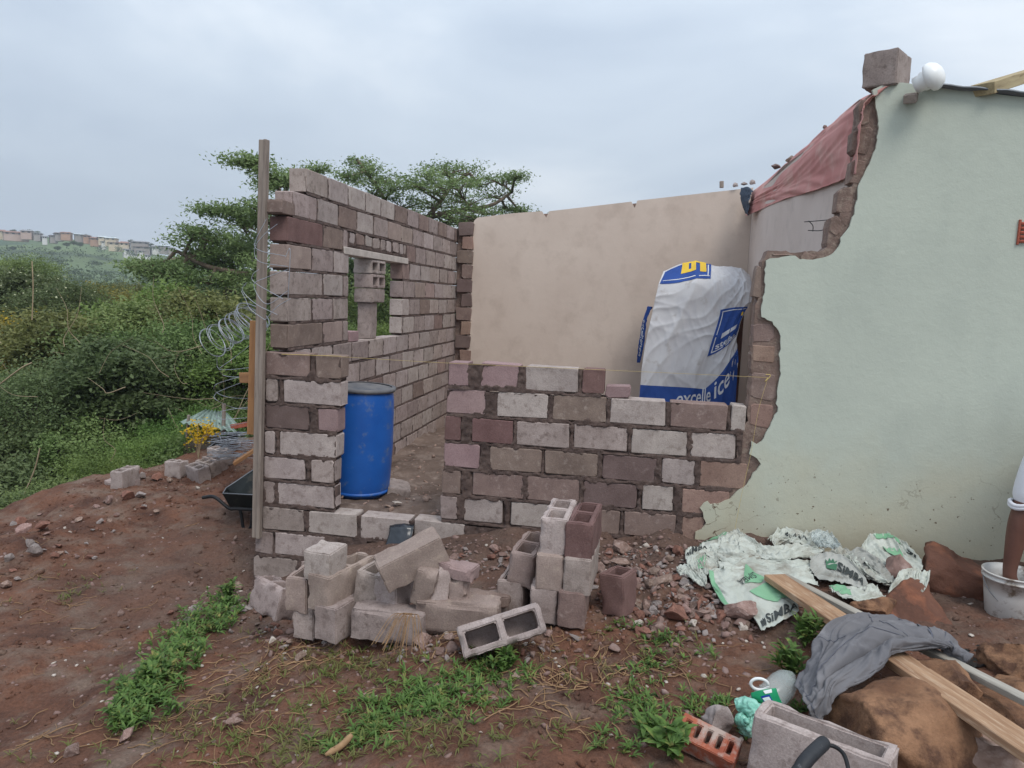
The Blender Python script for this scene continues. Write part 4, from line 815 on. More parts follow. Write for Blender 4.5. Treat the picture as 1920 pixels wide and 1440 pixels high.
# ---------------------------------------------------------------- the long planks over the boulder
mat('plank_top', C(168, 136, 108), C(136, 104, 80), 6, C(186, 162, 138), 14, (.5, .72), stretch=(5, 5, .5), bump=.4, bsc=30, bdist=.002, rnd=.02)
mat('lath_grey', C(164, 158, 148), C(138, 132, 122), 4, C(176, 170, 160), 12, (.5, .72), stretch=(5, 5, .5), bump=.3, bsc=30, bdist=.002, rnd=.02)
Pa, Pb = PY(1452, 1082, 4.0), PY(1960, 1425, 2.42)
beam('plank', Pa, Pb, .125, .034, 'plank_top', 'thick brown plank lying over the boulder, muddy on top', 'plank', roll=0)
PT = (Vector(Pa), Vector(Pb))
a, b = PY(1468, 1080, 4.1), PY(1975, 1340, 2.75); beam('lath', a, b, .05, .028, 'lath_grey', 'narrow pale grey lath lying beside the thick brown plank', 'plank')
# ---------------------------------------------------------------- bucket
mat('bucket_white', C(206, 204, 200), C(190, 186, 182), 4, C(120, 106, 92), 9, (.55, .66), rough=.5, bump=.1, rnd=0, spec=.4)
mat('wire', C(150, 152, 156), C(120, 122, 126), 4, rough=.4, metal=.7, bump=0, rnd=.1)
BK = Vector(PZ(1907, 1172, .0))+Vector((0.01, .12, 0)); bk = empty('bucket', 'dirty white plastic bucket of mortar standing by the dark boulder', 'bucket', BK)
bk.scale = (1, 1, .84)
lathe('body', [(0, .004), (.108, .004), (.112, .01), (.128, .16), (.138, .255), (.146, .256), (.147, .268), (.140, .270), (.145, .29), (.149, .292), (.149, .302), (.141, .302), (.131, .25), (.12, .1)], 'bucket_white', bk)
lathe('mortar_fill', [(0, .19), (.06, .185), (.128, .172)], 'mortar', bk)
th = np.linspace(0, np.pi, 24); tube_obj('handle', np.stack([-.15*np.cos(th), -.10*np.sin(th)-.0, .262-.17*np.sin(th)], -1), .0028, 'wire', bk, 6)
# ---------------------------------------------------------------- wheelbarrow (behind the post)
mat('tray_green', C(44, 48, 47), C(32, 35, 35), 5, C(84, 78, 70), 9, (.55, .75), rough=.55, metal=.2, bump=.2, rnd=0)
mat('tube_black', C(46, 46, 48), C(34, 34, 36), 8, rough=.45, metal=.2, bump=.1, rnd=0)
Yw = 5.9
wb = empty('wheelbarrow', 'wheelbarrow with dark green tray and black tube frame behind the post', 'wheelbarrow', PY(470, 985, Yw))
O = np.array(wb.location)
def wl(px, py, Y=Yw): return PY(px, py, Y)-O
rim = np.array([wl(418, 925, Yw-.2), wl(520, 930, Yw-.2), wl(560, 850, Yw+.0), wl(560, 835, Yw+.35), wl(478, 879, Yw+.38), wl(424, 915, Yw+.3)])
bot = np.array([wl(432, 950, Yw-.12), wl(510, 952, Yw-.12), wl(535, 940, Yw), wl(535, 925, Yw+.22), wl(490, 938, Yw+.24), wl(440, 945, Yw+.2)])
bm = bmesh.new(); rv_ = [bm.verts.new(p) for p in rim]; bv = [bm.verts.new(p) for p in bot]
for i in range(6): bm.faces.new((rv_[i], rv_[(i+1) % 6], bv[(i+1) % 6], bv[i]))
bm.faces.new(bv); o = bmo(bm, 'tray', 'tray_green', wb); md = o.modifiers.new('s', 'SOLIDIFY'); md.thickness = .006
tube_obj('tray_rim', np.vstack([rim, rim[:1]]), .006, 'wire', wb, 6)
for dy in (-.18, .22): tube_obj('handle', spline([wl(380, 933, Yw+dy), wl(402, 932, Yw+dy), wl(430, 953, Yw+dy), wl(450, 954, Yw+dy), wl(560, 962, Yw+dy)], 30), .016, 'tube_black', wb)
for dy in (-.16, .2): tube_obj('leg', spline([wl(450, 955, Yw+dy), wl(454, 975, Yw+dy), wl(456, 988, Yw+dy), wl(464, 993, Yw+dy), wl(471, 985, Yw+dy), wl(474, 955, Yw+dy)], 30), .014, 'tube_black', wb)
th = np.linspace(0, 2*np.pi, 24); tube_obj('wheel', np.stack([.5+.16*np.cos(th), 0*th+.1, .12+.16*np.sin(th)], -1), .035, 'tube_black', wb, 10)
# ---------------------------------------------------------------- plastic sheet over the footing, sheet metal, tank
mat('black_plastic', C(40, 46, 54), C(30, 34, 40), 6, rough=.25, bump=.1, rnd=0, spec=.6)
Sheet([[(735, 980, 5.12), (755, 976, 5.12), (778, 978, 5.12)], [(731, 985, 4.95), (752, 983, 4.93), (776, 984, 4.95)], [(729, 1002, 4.90), (750, 1004, 4.87), (774, 998, 4.9)], [(722, 1024, 4.86), (744, 1029, 4.83), (768, 1018, 4.86)]], .01, 4).mesh('plastic_sheet', 16, 24, 'black_plastic', label='strip of black plastic hanging over the footing of the doorway', cat='plastic')
Sheet([[(636, 968, 5.3), (700, 962, 5.35), (742, 965, 5.3)], [(632, 976, 5.05), (700, 976, 5.02), (738, 977, 5.02)]], .008, 5).mesh('plastic_sheet', 24, 10, 'black_plastic', label='grey plastic damp course lying flat on the doorway footing', cat='plastic')
mat('sheet_iron', C(140, 156, 146), C(116, 132, 122), 5, C(110, 96, 84), 9, (.6, .8), rough=.5, metal=.2, bump=.1, rnd=.03)
def corr(name, q, label, n=9, amp=.012):
    q = [np.array(PY(*p)) for p in q]; U, V = np.meshgrid(np.linspace(0, 1, n*10), [0, .5, 1]); P = q[0]*((1-U)*(1-V))[..., None]+q[1]*(U*(1-V))[..., None]+q[2]*(U*V)[..., None]+q[3]*((1-U)*V)[..., None]
    P[..., 2] += amp*np.sin(U*n*2*np.pi); o = obj(name, mkmesh(name, P.reshape(-1, 3), grid_faces(3, n*10), True), 'sheet_iron', label=label, cat='sheet metal'); o.modifiers.new('s', 'SOLIDIFY').thickness = .003; return o
corr('corrugated_sheet', [(336, 792, 8.0), (444, 810, 7.6), (418, 780, 9.1), (378, 772, 9.3)], 'pale green corrugated roofing sheet laid over the low concrete tank')
corr('corrugated_sheet', [(352, 785, 8.5), (450, 800, 8.1), (425, 773, 9.4), (385, 768, 9.5)], 'second corrugated sheet, tucked under the rear of the first', 7)
mat('tank_concrete', C(126, 112, 98), C(104, 92, 80), 3, C(90, 80, 66), 8, (.5, .7), bump=.6, bsc=30, rnd=0)
tk = PY(372, 858, 8.2); bmo(box_bm((tk[0]+.12, 8.5, tk[2]-.0), (.66, .6, .34), .01, jit=.01), 'concrete_tank', 'tank_concrete', label='low rough concrete tank half covered by corrugated sheets', cat='tank')
mat('polythene_black', C(30, 30, 32), C(22, 22, 24), 6, rough=.4, rnd=0)
Sheet([[(396, 828, 8.3), (420, 818, 8.3), (448, 806, 8.2)], [(398, 842, 8.1), (424, 838, 8.0), (446, 822, 8.0)]], .03, 9).mesh('black_sheet', 20, 12, 'polythene_black', label='crumpled black plastic sheeting beside the concrete tank', cat='plastic')
a, b = PY(350, 820, 8.2), PY(354, 778, 8.2); beam('stake', a, b, .03, .03, 'wood_old', 'thin brown stake standing at the left end of the corrugated sheets', 'stake')
a, b = PY(419, 815, 8.0), PY(420, 757, 8.0); beam('stake', a, b, .035, .035, 'wood_old', 'taller brown stake standing at the right end of the corrugated sheets', 'stake')
a, b = PY(438, 800, 8), PY(470, 794, 7.9); beam('brick', a, b, .1, .06, 'terracotta', 'orange clay brick lying by the corrugated sheets', 'brick')
# ---------------------------------------------------------------- wire coil and tangles
mat('wire_galv', C(176, 180, 188), C(150, 154, 162), 4, rough=.35, metal=.5, bump=0, rnd=.05)
A = Acc(); rs = np.random.RandomState(3)
ax = [(399, 642, 6.0, 50), (412, 633, 6.0, 46), (418, 631, 6.0, 46), (432, 621, 5.9, 46), (436, 619, 5.9, 46), (448, 612, 5.8, 50), (456, 608, 5.8, 50), (468, 600, 5.7, 54), (472, 598, 5.7, 54), (475, 592, 5.7, 56)]
def ring(px, py, Y, h, tilt, wid=.32, arc=(0, 2*np.pi), n=40, jit=0):
    c = PY(px, py, Y); r = h*Y/F/2*1.02; t = np.linspace(arc[0], arc[1], n); L = np.stack([wid*r*np.cos(t), .9*r*np.cos(t)*0+.85*r*np.cos(t), r*np.sin(t)], -1)
    ca, sa = np.cos(tilt), np.sin(tilt); x = L[:, 0]*ca+L[:, 2]*sa; z = -L[:, 0]*sa+L[:, 2]*ca; return c+np.stack([x, L[:, 1], z], -1)
for i, (px, py, Y, h) in enumerate(ax):
    for k in range(2): A.tube(ring(px+rs.uniform(-2, 2), py+rs.uniform(-2, 2), Y, h*1.25, -.55-i*.035, .22), .0024, 4)
for q in [[(407,665),(409,690),(430,693),(480,688)],[(409,690),(418,703),(440,707),(478,706)],[(478,640),(440,670),(412,690)],[(478,700),(430,712),(404,722),(405,735),(430,745),(476,748)],[(478,708),(420,730),(403,740),(406,750),(440,765),(476,767)],[(476,762),(420,770),(406,778),(415,786),(470,783)],
          [(470,790),(430,800),(412,812),(415,826)],[(500,410),(478,455),(488,470),(535,480)],[(520,420),(495,440),(478,465),(486,490),(540,500)],[(535,482),(544,470),(540,560)],[(486,505),(474,515),(478,530),(530,560)],[(540,505),(500,520),(476,535),(500,570),(540,545)],[(462,530),(455,545),(480,570),(520,590)],[(452,545),(460,560),(470,580),(497,600)],[(497,600),(520,575),(545,560)],[(495,602),(470,628),(440,645)]]:
    q3 = spline([PY(x, y, 5.2+.5*rs.rand()*(y > 620)+(.0 if y > 620 else -.38)) for x, y in q], 36); A.tube(q3, .0024, 4)
wr = obj('wire_coil', A.mesh('wire_coil', True), 'wire_galv', label='springy coil of galvanised wire hanging beside the post', cat='wire')
A = Acc()
for i in range(60):
    x0, y0 = rs.uniform(405, 455), rs.uniform(812, 862); q = [PY(x0+d*rs.uniform(14, 40)-20, y0+rs.uniform(-5, 5)+d*-1.5, 7.2+rs.uniform(-.3, .3)) for d in range(3)]; A.tube(spline(q, 12), .003, 4)
obj('wire_tangle', A.mesh('wire_tangle', True), 'wire_galv', label='flattened tangle of old wire lying on the ground behind the hollow blocks', cat='wire')
A = Acc()
for q in [[(1508,416,5.6),(1545,413,5.5),(1560,410,5.3)],[(1515,432,5.6),(1540,432,5.5),(1556,422,5.4)],[(1516,414,5.6),(1524,423,5.6),(1524,434,5.6)]]: A.tube(spline([PY(*p) for p in q], 14), .003, 4)
obj('bent_wire', A.mesh('bent_wire', True), 'tube_black', label='bent rusty wires sticking out of the broken green wall', cat='wire')
# ---------------------------------------------------------------- builder's line
mat('string_yellow', C(196, 174, 112), C(186, 164, 104), 4, rough=.8, bump=0, rnd=0)
A = Acc(); A.tube([PY(528, 664, YF-.012), PY(640, 668, YF-.012)], .0022, 4); A.tube(spline([PY(640, 669, YF-.012), PY(845, 681, YF-.012), PY(1140, 694, YF-.012), PY(1440, 708, YF-.012)], 30), .0011, 4)
A.tube(spline([PY(1440, 708, YF-.02), PY(1422, 770, YF-.03), PY(1408, 850, YF-.06), PY(1390, 930, YF-.08), PY(1375, 1008, YF-.12)], 20), .0011, 4); A.tube(spline([PY(1440, 708, YF-.02), PY(1434, 716, YF-.03), PY(1445, 704, YF-.03), PY(1436, 702, YF-.03)], 10), .003, 4)
obj('string_line', A.mesh('string_line'), 'string_yellow', label="yellow builder's string stretched level across both front walls", cat='string')
# ---------------------------------------------------------------- perforated brick, trowel handle, jug and bag
def perf():
    L, Wd, H = .22, .105, .075; bm = bmesh.new(); xs = [-L/2]
    for i in range(5): xs += [xs[-1]+.022, xs[-1]+.022+.02] if i == 0 else [xs[-1]+.0215, xs[-1]+.0215+.02]
    xs = [-L/2]; w = (L-5*.02)/6
    for i in range(5): xs += [xs[-1]+w]; xs += [xs[-1]+.02]
    xs.append(L/2); ys = [-Wd/2, -.028, .028, Wd/2]
    top = [[bm.verts.new((x, y, H)) for y in ys] for x in xs]; bot = [[bm.verts.new((x, y, 0)) for y in ys] for x in xs]; n = len(xs)
    for i in range(n-1):
        for j in range(3):
            if j == 1 and i % 2 == 1:
                a, b, c, d = top[i][1], top[i+1][1], top[i+1][2], top[i][2]; e, f, g, h = bot[i][1], bot[i+1][1], bot[i+1][2], bot[i][2]
                for q in ((a, b, f, e), (b, c, g, f), (c, d, h, g), (d, a, e, h)): bm.faces.new(q)
            else: bm.faces.new((top[i][j], top[i+1][j], top[i+1][j+1], top[i][j+1])); bm.faces.new((bot[i][j], bot[i][j+1], bot[i+1][j+1], bot[i+1][j]))
        bm.faces.new((top[i][0], bot[i][0], bot[i+1][0], top[i+1][0])); bm.faces.new((top[i][3], top[i+1][3], bot[i+1][3], bot[i][3]))
    for j in range(3): bm.faces.new((top[0][j], top[0][j+1], bot[0][j+1], bot[0][j])); bm.faces.new((top[-1][j], bot[-1][j], bot[-1][j+1], top[-1][j+1]))
    bmesh.ops.recalc_face_normals(bm, faces=bm.faces[:]); bmesh.ops.bevel(bm, geom=[e for e in bm.edges if e.calc_face_angle(0) > .5], offset=.003, segments=2, affect='EDGES')
    for v in bm.verts: v.co += Vector((random.uniform(-1, 1), random.uniform(-1, 1), random.uniform(-1, 1)))*.0012
    me = bpy.data.meshes.new('b'); bm.to_mesh(me); bm.free(); return me
mat('clay_red', C(168, 98, 74), C(142, 78, 60), 9, C(166, 148, 138), 11, (.46, .6), bump=.7, bsc=50, rnd=0)
o = obj('perforated_brick', perf(), 'clay_red', label='orange red clay brick with five slots lying in the weeds', cat='brick'); o.matrix_world = Matrix.Translation(PZ(1325, 1405, .03)) @ rotm(-22, 22, 8).to_4x4()
mat('grip_black', C(50, 52, 56), C(38, 40, 44), 12, C(110, 110, 112), 20, (.62, .74), rough=.55, rnd=0, bump=.3)
tr = empty('trowel', 'black rubber tool handle with a bent steel neck lying on the near block', 'tool', PY(1545, 1395, 2.25)); O = np.array(tr.location)
tube_obj('grip', spline([PY(1480, 1470, 2.12)-O, PY(1512, 1425, 2.18)-O, PY(1540, 1397, 2.24)-O, PY(1549, 1390, 2.26)-O], 16), [.020]*4+[.022]*8+[.021, .02, .017, .01], 'grip_black', tr, 14)
tube_obj('neck', spline([PY(1545, 1397, 2.25)-O, PY(1565, 1400, 2.25)-O, PY(1583, 1416, 2.22)-O, PY(1592, 1450, 2.15)-O, PY(1594, 1475, 2.1)-O], 20), .0065, 'tube_black', tr, 10)
mat('jug_clear', C(206, 214, 212), C(190, 200, 198), 4, rough=.15, rnd=0, alpha=.38, spec=.5, bump=0)
mat('label_green', C(40, 150, 104), C(30, 136, 92), 6, rough=.4, rnd=0, bump=0); mat('label_blue', C(30, 60, 150), C(30, 56, 140), 6, rough=.4, rnd=0, bump=0); mat('white_plastic', C(226, 228, 228), C(218, 220, 220), 6, rough=.35, rnd=0, bump=0)
jg = empty('plastic_jug', 'clear plastic bottle with a green label and white handle, wrapped in a green bag', 'bottle', PY(1452, 1300, 2.95)); R_ = rotm(20, -20, 62).to_4x4(); jg.rotation_euler = R_.to_euler()
lathe('body', [(0, -.13), (.05, -.13), (.058, -.11), (.058, .05), (.048, .09), (.02, .12)], 'jug_clear', jg, 32)
O = np.array(jg.location); Ri = np.array(R_.to_3x3()).T
lb = Sheet([[(1408, 1299, 2.85), (1430, 1293, 2.83), (1455, 1290, 2.85)], [(1410, 1310, 2.84), (1433, 1306, 2.82), (1460, 1304, 2.84)], [(1418, 1322, 2.84), (1440, 1320, 2.82), (1468, 1322, 2.84)]], .002, 2)
lo = lb.mesh('product_label', 14, 12, 'label_green', .002, label='green printed label with a dark blue emblem and white swirl', parent=None); lo.parent = jg; lo.matrix_parent_inverse = jg.matrix_basis.inverted()
for nm, q, m in [('printed_emblem', [(.38, .45), (.68, .40), (.70, .88), (.42, .92)], 'label_blue'), ('printed_panel', [(.42, .56), (.64, .52), (.66, .74), (.45, .78)], 'white_plastic'), ('printed_swirl', [(.50, .12), (.78, .06), (.76, .30), (.55, .34)], 'white_plastic')]:
    o = lb.quad(nm, q, m, None, 5, .0025 if m == 'label_blue' else .004); o.parent = jg; o.matrix_parent_inverse = jg.matrix_basis.inverted()
th = np.linspace(0, 2*np.pi, 22); c0 = PY(1424, 1283, 2.9); q = np.stack([c0[0]+.034*np.cos(th), c0[1]+0*th, c0[2]+.024*np.sin(th)], -1)
o = tube_obj('handle', q, .0065, 'white_plastic', None, 8); o.parent = jg; o.matrix_parent_inverse = jg.matrix_basis.inverted()
mat('bag_green', C(146, 204, 184), C(116, 180, 160), 8, C(170, 216, 202), 12, (.5, .7), rough=.3, rnd=0, spec=.5, bump=.2, alpha=.93)
bg_ = empty('plastic_bag', 'crumpled mint green plastic bag knotted round the clear bottle', 'bag', PY(1425, 1335, 2.8))
s1 = Sheet([[(1376,1312,2.86),(1400,1306,2.84),(1430,1318,2.82),(1462,1324,2.84),(1488,1334,2.86)],[(1380,1330,2.78),(1405,1325,2.74),(1432,1335,2.73),(1465,1338,2.77),(1490,1342,2.84)],[(1392,1348,2.76),(1408,1346,2.72),(1425,1346,2.72),(1450,1348,2.76),(1480,1348,2.84)],[(1390,1356,2.80),(1402,1362,2.76),(1412,1356,2.74),(1430,1352,2.78),(1470,1352,2.86)]], .018, 12, 2.2)
o = s1.mesh('bag_body', 60, 50, 'bag_green', .001); o.parent = bg_; o.matrix_parent_inverse = bg_.matrix_basis.inverted()
s1 = Sheet([[(1388,1345,2.75),(1402,1345,2.72),(1415,1348,2.74)],[(1386,1358,2.74),(1400,1362,2.7),(1414,1358,2.74)],[(1398,1376,2.75),(1410,1380,2.72),(1420,1366,2.76)]], .014, 14, 1.6)
o = s1.mesh('bag_tail', 30, 30, 'bag_green', .001); o.parent = bg_; o.matrix_parent_inverse = bg_.matrix_basis.inverted()
Sheet([[(1798,1228,3.6),(1822,1208,3.75),(1862,1203,3.8)],[(1802,1240,3.5),(1830,1236,3.55),(1858,1232,3.6)],[(1812,1246,3.4),(1832,1250,3.4),(1856,1246,3.5)]], .01, 4).mesh('black_sheet', 20, 16, 'polythene_black', label='piece of black plastic between the trousers and the tan boulders', cat='plastic')
# ================================================================ CLOTH
mat('cloth_white', C(204, 203, 204), C(188, 187, 190), 3, C(160, 152, 146), 7, (.58, .8), bump=.3, bsc=200, bdist=.001, rnd=0, rough=.8)
mat('print_blue', C(44, 78, 148), C(38, 68, 134), 5, C(64, 92, 150), 12, (.6, .8), rough=.7, bump=0, rnd=0)
mat('print_yellow', C(224, 188, 66), C(212, 176, 60), 5, rough=.7, bump=0, rnd=0); mat('print_white', C(210, 212, 216), C(200, 202, 208), 5, rough=.7, bump=0, rnd=0)
YBn = 9.0
rows = [[(1243, 506, YBn+.35), (1275, 494, YBn+.3), (1310, 490, YBn+.3), (1345, 498, YBn+.3), (1375, 500, YBn+.3), (1395, 506, YBn+.3), (1408, 520, YBn+.25)],
        [(1234, 535, YBn+.15), (1268, 535, YBn+.0), (1310, 530, YBn-.02), (1345, 530, YBn), (1380, 535, YBn), (1400, 540, YBn), (1413, 556, YBn+.05)],
        [(1222, 590, YBn+.1), (1262, 590, YBn-.05), (1305, 590, YBn-.05), (1345, 590, YBn), (1370, 586, YBn-.02), (1390, 585, YBn-.05), (1400, 583, YBn+.02)],
        [(1210, 645, YBn+.05), (1252, 645, YBn-.1), (1298, 645, YBn-.1), (1335, 645, YBn-.05), (1360, 640, YBn-.1), (1374, 636, YBn-.1), (1384, 630, YBn)],
        [(1202, 705, YBn), (1245, 705, YBn-.15), (1292, 705, YBn-.15), (1325, 705, YBn-.1), (1350, 700, YBn-.1), (1368, 690, YBn-.1), (1384, 680, YBn)],
        [(1197, 775, YBn), (1240, 775, YBn-.2), (1285, 775, YBn-.2), (1320, 775, YBn-.15), (1348, 775, YBn-.1), (1366, 775, YBn-.1), (1378, 770, YBn)]]
_yo = (.30, .06, .0, -.05, -.10, -.15)
rows = [[(px, py, YBn+_yo[i]+(.05, .02, 0, .01, 0, .01, .06)[j]+(.04 if i == 0 else 0)) for j, (px, py, _) in enumerate(r)] for i, r in enumerate(rows)]
ban = empty('printed_sheet', 'white and blue printed cloth sheet draped over a door frame in the open room', 'cloth', PY(1290, 775, YBn)); BI = None
bs = Sheet(rows, .045, 21, 1.5); bs.pw = 3.2
def kid(o, par): o.parent = par; o.matrix_parent_inverse = Matrix.Translation(par.location).inverted() if par.rotation_euler[:] == (0, 0, 0) else par.matrix_basis.inverted(); return o
kid(bs.mesh('fabric', 130, 150, 'cloth_white', .004), ban)
kid(bs.quad('printed_square', [(.03, .03), (.445, .0), (.44, .165), (.02, .185)], 'print_blue', None, 26, .007), ban)
for q in [[(.19, .0), (.40, .0), (.40, .022), (.19, .025)], [(.19, .0), (.25, .0), (.25, .10), (.19, .10)], [(.19, .085), (.31, .08), (.31, .105), (.19, .11)], [(.345, .0), (.40, .0), (.40, .11), (.345, .112)], [(.27, .0), (.31, .0), (.31, .09), (.27, .09)]]: kid(bs.quad('printed_symbol', q, 'print_yellow', None, 8, .011), ban)
for q in [[(.045, .155), (.43, .14), (.43, .146), (.045, .161)], [(.415, .02), (.425, .02), (.42, .145), (.41, .145)]]: kid(bs.quad('printed_border', q, 'print_white', None, 10, .010), ban)
kid(bs.quad('printed_square', [(.53, .37), (.985, .355), (.93, .59), (.475, .68)], 'print_blue', None, 26, .007), ban)
kid(bs.quad('printed_symbol', [(.60, .54), (.84, .49), (.83, .52), (.59, .575)], 'print_white', None, 10, .010), ban)
kid(bs.quad('printed_border', [(.555, .385), (.565, .385), (.515, .655), (.505, .655)], 'print_white', None, 10, .010), ban); kid(bs.quad('printed_border', [(.505, .655), (.91, .58), (.91, .586), (.505, .662)], 'print_white', None, 10, .010), ban); kid(bs.quad('printed_border', [(.555, .383), (.96, .37), (.96, .376), (.555, .389)], 'print_white', None, 10, .010), ban)
kid(bs.quad('printed_symbol', [(.86, .40), (.90, .40), (.90, .43), (.86, .43)], 'print_yellow', None, 6, .010), ban)
kid(sheet_text(bs, 'stefan', (.545, .64), (.32, -.05), (-.008, -.04), 'print_white', None, bold=.02, off=.011), ban)
kid(bs.quad('printed_band', [(0, .845), (.5, .865), (.5, 1), (0, 1)], 'print_blue', None, 30, .007), ban); kid(bs.quad('printed_band', [(.5, .862), (1, .70), (1, 1), (.5, 1)], 'print_blue', None, 20, .007), ban)
kid(sheet_text(bs, 'excelle', (.26, .945), (.30, -.02), (.0, -.07), 'print_white', None, bold=.01, off=.012), ban); kid(sheet_text(bs, 'ice', (.60, .915), (.24, -.045), (-.0, -.075), 'print_white', None, bold=.01, off=.012), ban)
ss = Sheet([[(1222, 575, YBn+.25), (1212, 600, YBn+.25), (1208, 640, YBn+.25), (1200, 680, YBn+.3)], [(1214, 574, YBn+.3), (1203, 610, YBn+.3), (1197, 645, YBn+.3), (1194, 680, YBn+.35)]], .03, 8, 1.4); kid(ss.mesh('side_fold', 30, 12, 'print_blue', .004), ban)
kid(sheet_text(ss, 'excellence', (.25, .75), (.6, -.1), (.05, -.45), 'print_white', None, bold=.02, off=.006), ban)
mat('frame_brown', C(92, 66, 58), C(76, 54, 48), 6, stretch=(5, 5, .5), rnd=0, bump=.3)
df = empty('door_frame', 'dark brown timber door frame standing under the white and blue sheet', 'frame', PY(1380, 790, YBn+.4)); O = Vector(df.location)
for a, b in ((PY(1372, 800, YBn+.15), PY(1390, 560, YBn+.35)), (PY(1240, 800, YBn+.35), PY(1262, 520, YBn+.55)), (PY(1255, 515, YBn+.5), PY(1396, 520, YBn+.4))): beam('frame_member', Vector(a)-O, Vector(b)-O, .09, .06, 'frame_brown', parent=df)
# red cloth over the gable: rows from the wall top to the hanging hem, columns near -> far
mat('cloth_red', C(196, 142, 136), C(186, 126, 121), 1.6, C(198, 160, 150), 3, (.5, .7), bump=.3, bsc=150, bdist=.001, rnd=0)
_rc = [[(1672, 157), (1604, 192), (1540, 248), (1480, 300), (1440, 336), (1410, 360)], [(1642, 176), (1600, 210), (1540, 264), (1480, 318), (1440, 352), (1407, 374)], [(1618, 205), (1594, 252), (1534, 300), (1478, 338), (1438, 364), (1404, 384)], [(1610, 262), (1580, 296), (1528, 330), (1474, 354), (1432, 376), (1401, 394)], [(1604, 326), (1566, 342), (1518, 360), (1474, 372), (1428, 392), (1399, 405)]]
def ywall(px): return 2178/(px-1200)
rc = Sheet([[(px, py, (min(ywall(px)+.15, 9.75) if i == 0 else min(ywall(px)*.965, 9.7)-.04*i) if j else 4.90+.03*(i == 0)) for j, (px, py) in enumerate(r)] for i, r in enumerate(_rc)], .028, 33, .9)
_unused = ([[(1672, 162, 4.98), (1600, 212, 5.6), (1540, 262, 6.3), (1480, 306, 7.2), (1440, 338, 8.2), (1412, 352, 9.4)],
            [(1640, 178, 4.92), (1598, 222, 5.5), (1540, 275, 6.2), (1480, 322, 7.1), (1440, 352, 8.1), (1408, 366, 9.3)],
            [(1615, 200, 5.02), (1592, 262, 5.45), (1534, 310, 6.1), (1478, 345, 7.0), (1438, 368, 8.0), (1404, 380, 9.2)],
            [(1607, 260, 5.12), (1578, 300, 5.45), (1528, 338, 6.1), (1474, 364, 7.0), (1432, 382, 8.0), (1401, 392, 9.2)],
            [(1596, 318, 5.3), (1566, 335, 5.5), (1518, 356, 6.1), (1470, 374, 7.0), (1424, 394, 8.0), (1399, 404, 9.2)]])
rc.mesh('red_cloth', 110, 50, 'cloth_red', .003, label='faded pinkish red cloth hanging over the broken gable', cat='cloth')
mat('blue_tarp', C(74, 84, 98), C(60, 70, 84), 5, rnd=0)
Sheet([[(1388, 352, 9.8), (1402, 350, 9.7), (1412, 358, 9.5)], [(1388, 372, 9.75), (1398, 374, 9.6), (1404, 372, 9.4)], [(1396, 398, 9.75), (1400, 402, 9.6), (1402, 404, 9.4)]], .05, 3).mesh('blue_tarp', 16, 16, 'blue_tarp', label='dark blue grey scrap of tarpaulin wedged in the far corner of the walls', cat='tarpaulin')
a, b = PY(1353, 352, 9.95), PY(1353, 340, 9.95); beam('timber_stub', a, b, .05, .05, 'wood_old', 'tiny dark stub standing on the top of the back wall', 'timber')
# sacks
mat('sack', C(190, 193, 184), C(170, 174, 165), 4, C(138, 132, 120), 6, (.5, .7), bump=.35, bsc=240, bdist=.001, rnd=.05, rough=.6, spec=.35)
mat('sack_grey', C(168, 168, 162), C(146, 146, 140), 4, C(120, 114, 106), 8, (.55, .75), bump=.35, bsc=240, bdist=.001, rnd=.03, rough=.6)
mat('print_green', C(128, 172, 138), C(112, 158, 124), 5, C(168, 186, 168), 12, (.6, .8), rough=.6, bump=0, rnd=0)
mat('print_darkgreen', C(66, 110, 84), C(58, 98, 76), 5, rough=.6, bump=0, rnd=0); mat('print_black', C(62, 66, 66), C(54, 58, 58), 5, rough=.6, bump=0, rnd=0)
def pc(cx, cy): return 1260+cx*.2604, 970+cy*.2604
def yy(py): return 4.86-(py-985)/200*1.0
def sack(label, grid, amp=.035, seed=1, fs=1.3, dy=0, m='sack', n=(70, 50), lift=None):
    rws = []
    for r in grid:
        q = []
        for x, y in r:
            px, py = pc(x, y); Y = yy(py)+dy; p = PY(px, py, Y)
            while p[2] < float(zground(p[0], p[1]))+.05 and Y > 3: Y -= .03; p = PY(px, py, Y)
            q.append((px, py, Y))
        rws.append(q); s = Sheet(rws, amp, seed, fs)
    o_ = empty('woven_sack', label, 'sack', tuple(s.ev(.5, .9))); kid(s.mesh('sack_cloth', n[0], n[1], m, .002), o_); return s, o_
crown = np.array([(0, 0), (1, 0), (1.05, .5), (.95, 1.0), (.78, .72), (.62, 1.05), (.45, .75), (.28, 1.0), (.15, .7), (-.08, .85)])
def emblem(s, o_, uv0, ux, uy, m='print_darkgreen', off=.006):
    Q = np.array(uv0)+crown[:, :1]*np.array(ux)+crown[:, 1:]*np.array(uy); t = tessellate_polygon([[Vector((*q, 0)) for q in Q]]); c = kid(s.patch('printed_crown', Q, np.array(t), m, None, off), o_)
s, o_ = sack('white woven sack folded at the back left of the sack pile', [[(215,175),(300,140),(400,105),(500,120),(580,160)],[(200,215),(290,190),(400,190),(490,200),(600,215)],[(240,260),(330,255),(420,250),(500,262),(620,262)],[(330,300),(380,310),(440,300),(520,300),(640,290)]], .03, 51, 1.6, .05)
kid(s.quad('printed_stripe', [(.0, .1), (.5, .02), (.5, .14), (.0, .25)], 'print_green', None, 10, .005), o_)
s, o_ = sack('white sack bunched up at the left end of the pile, green emblem on its side', [[(100,235),(160,210),(230,205),(290,215),(335,245)],[(95,280),(160,262),(230,262),(290,270),(335,290)],[(110,330),(170,320),(230,325),(280,335),(330,335)],[(150,395),(190,400),(225,405),(260,400),(310,370)]], .04, 52, 1.5, -.05)
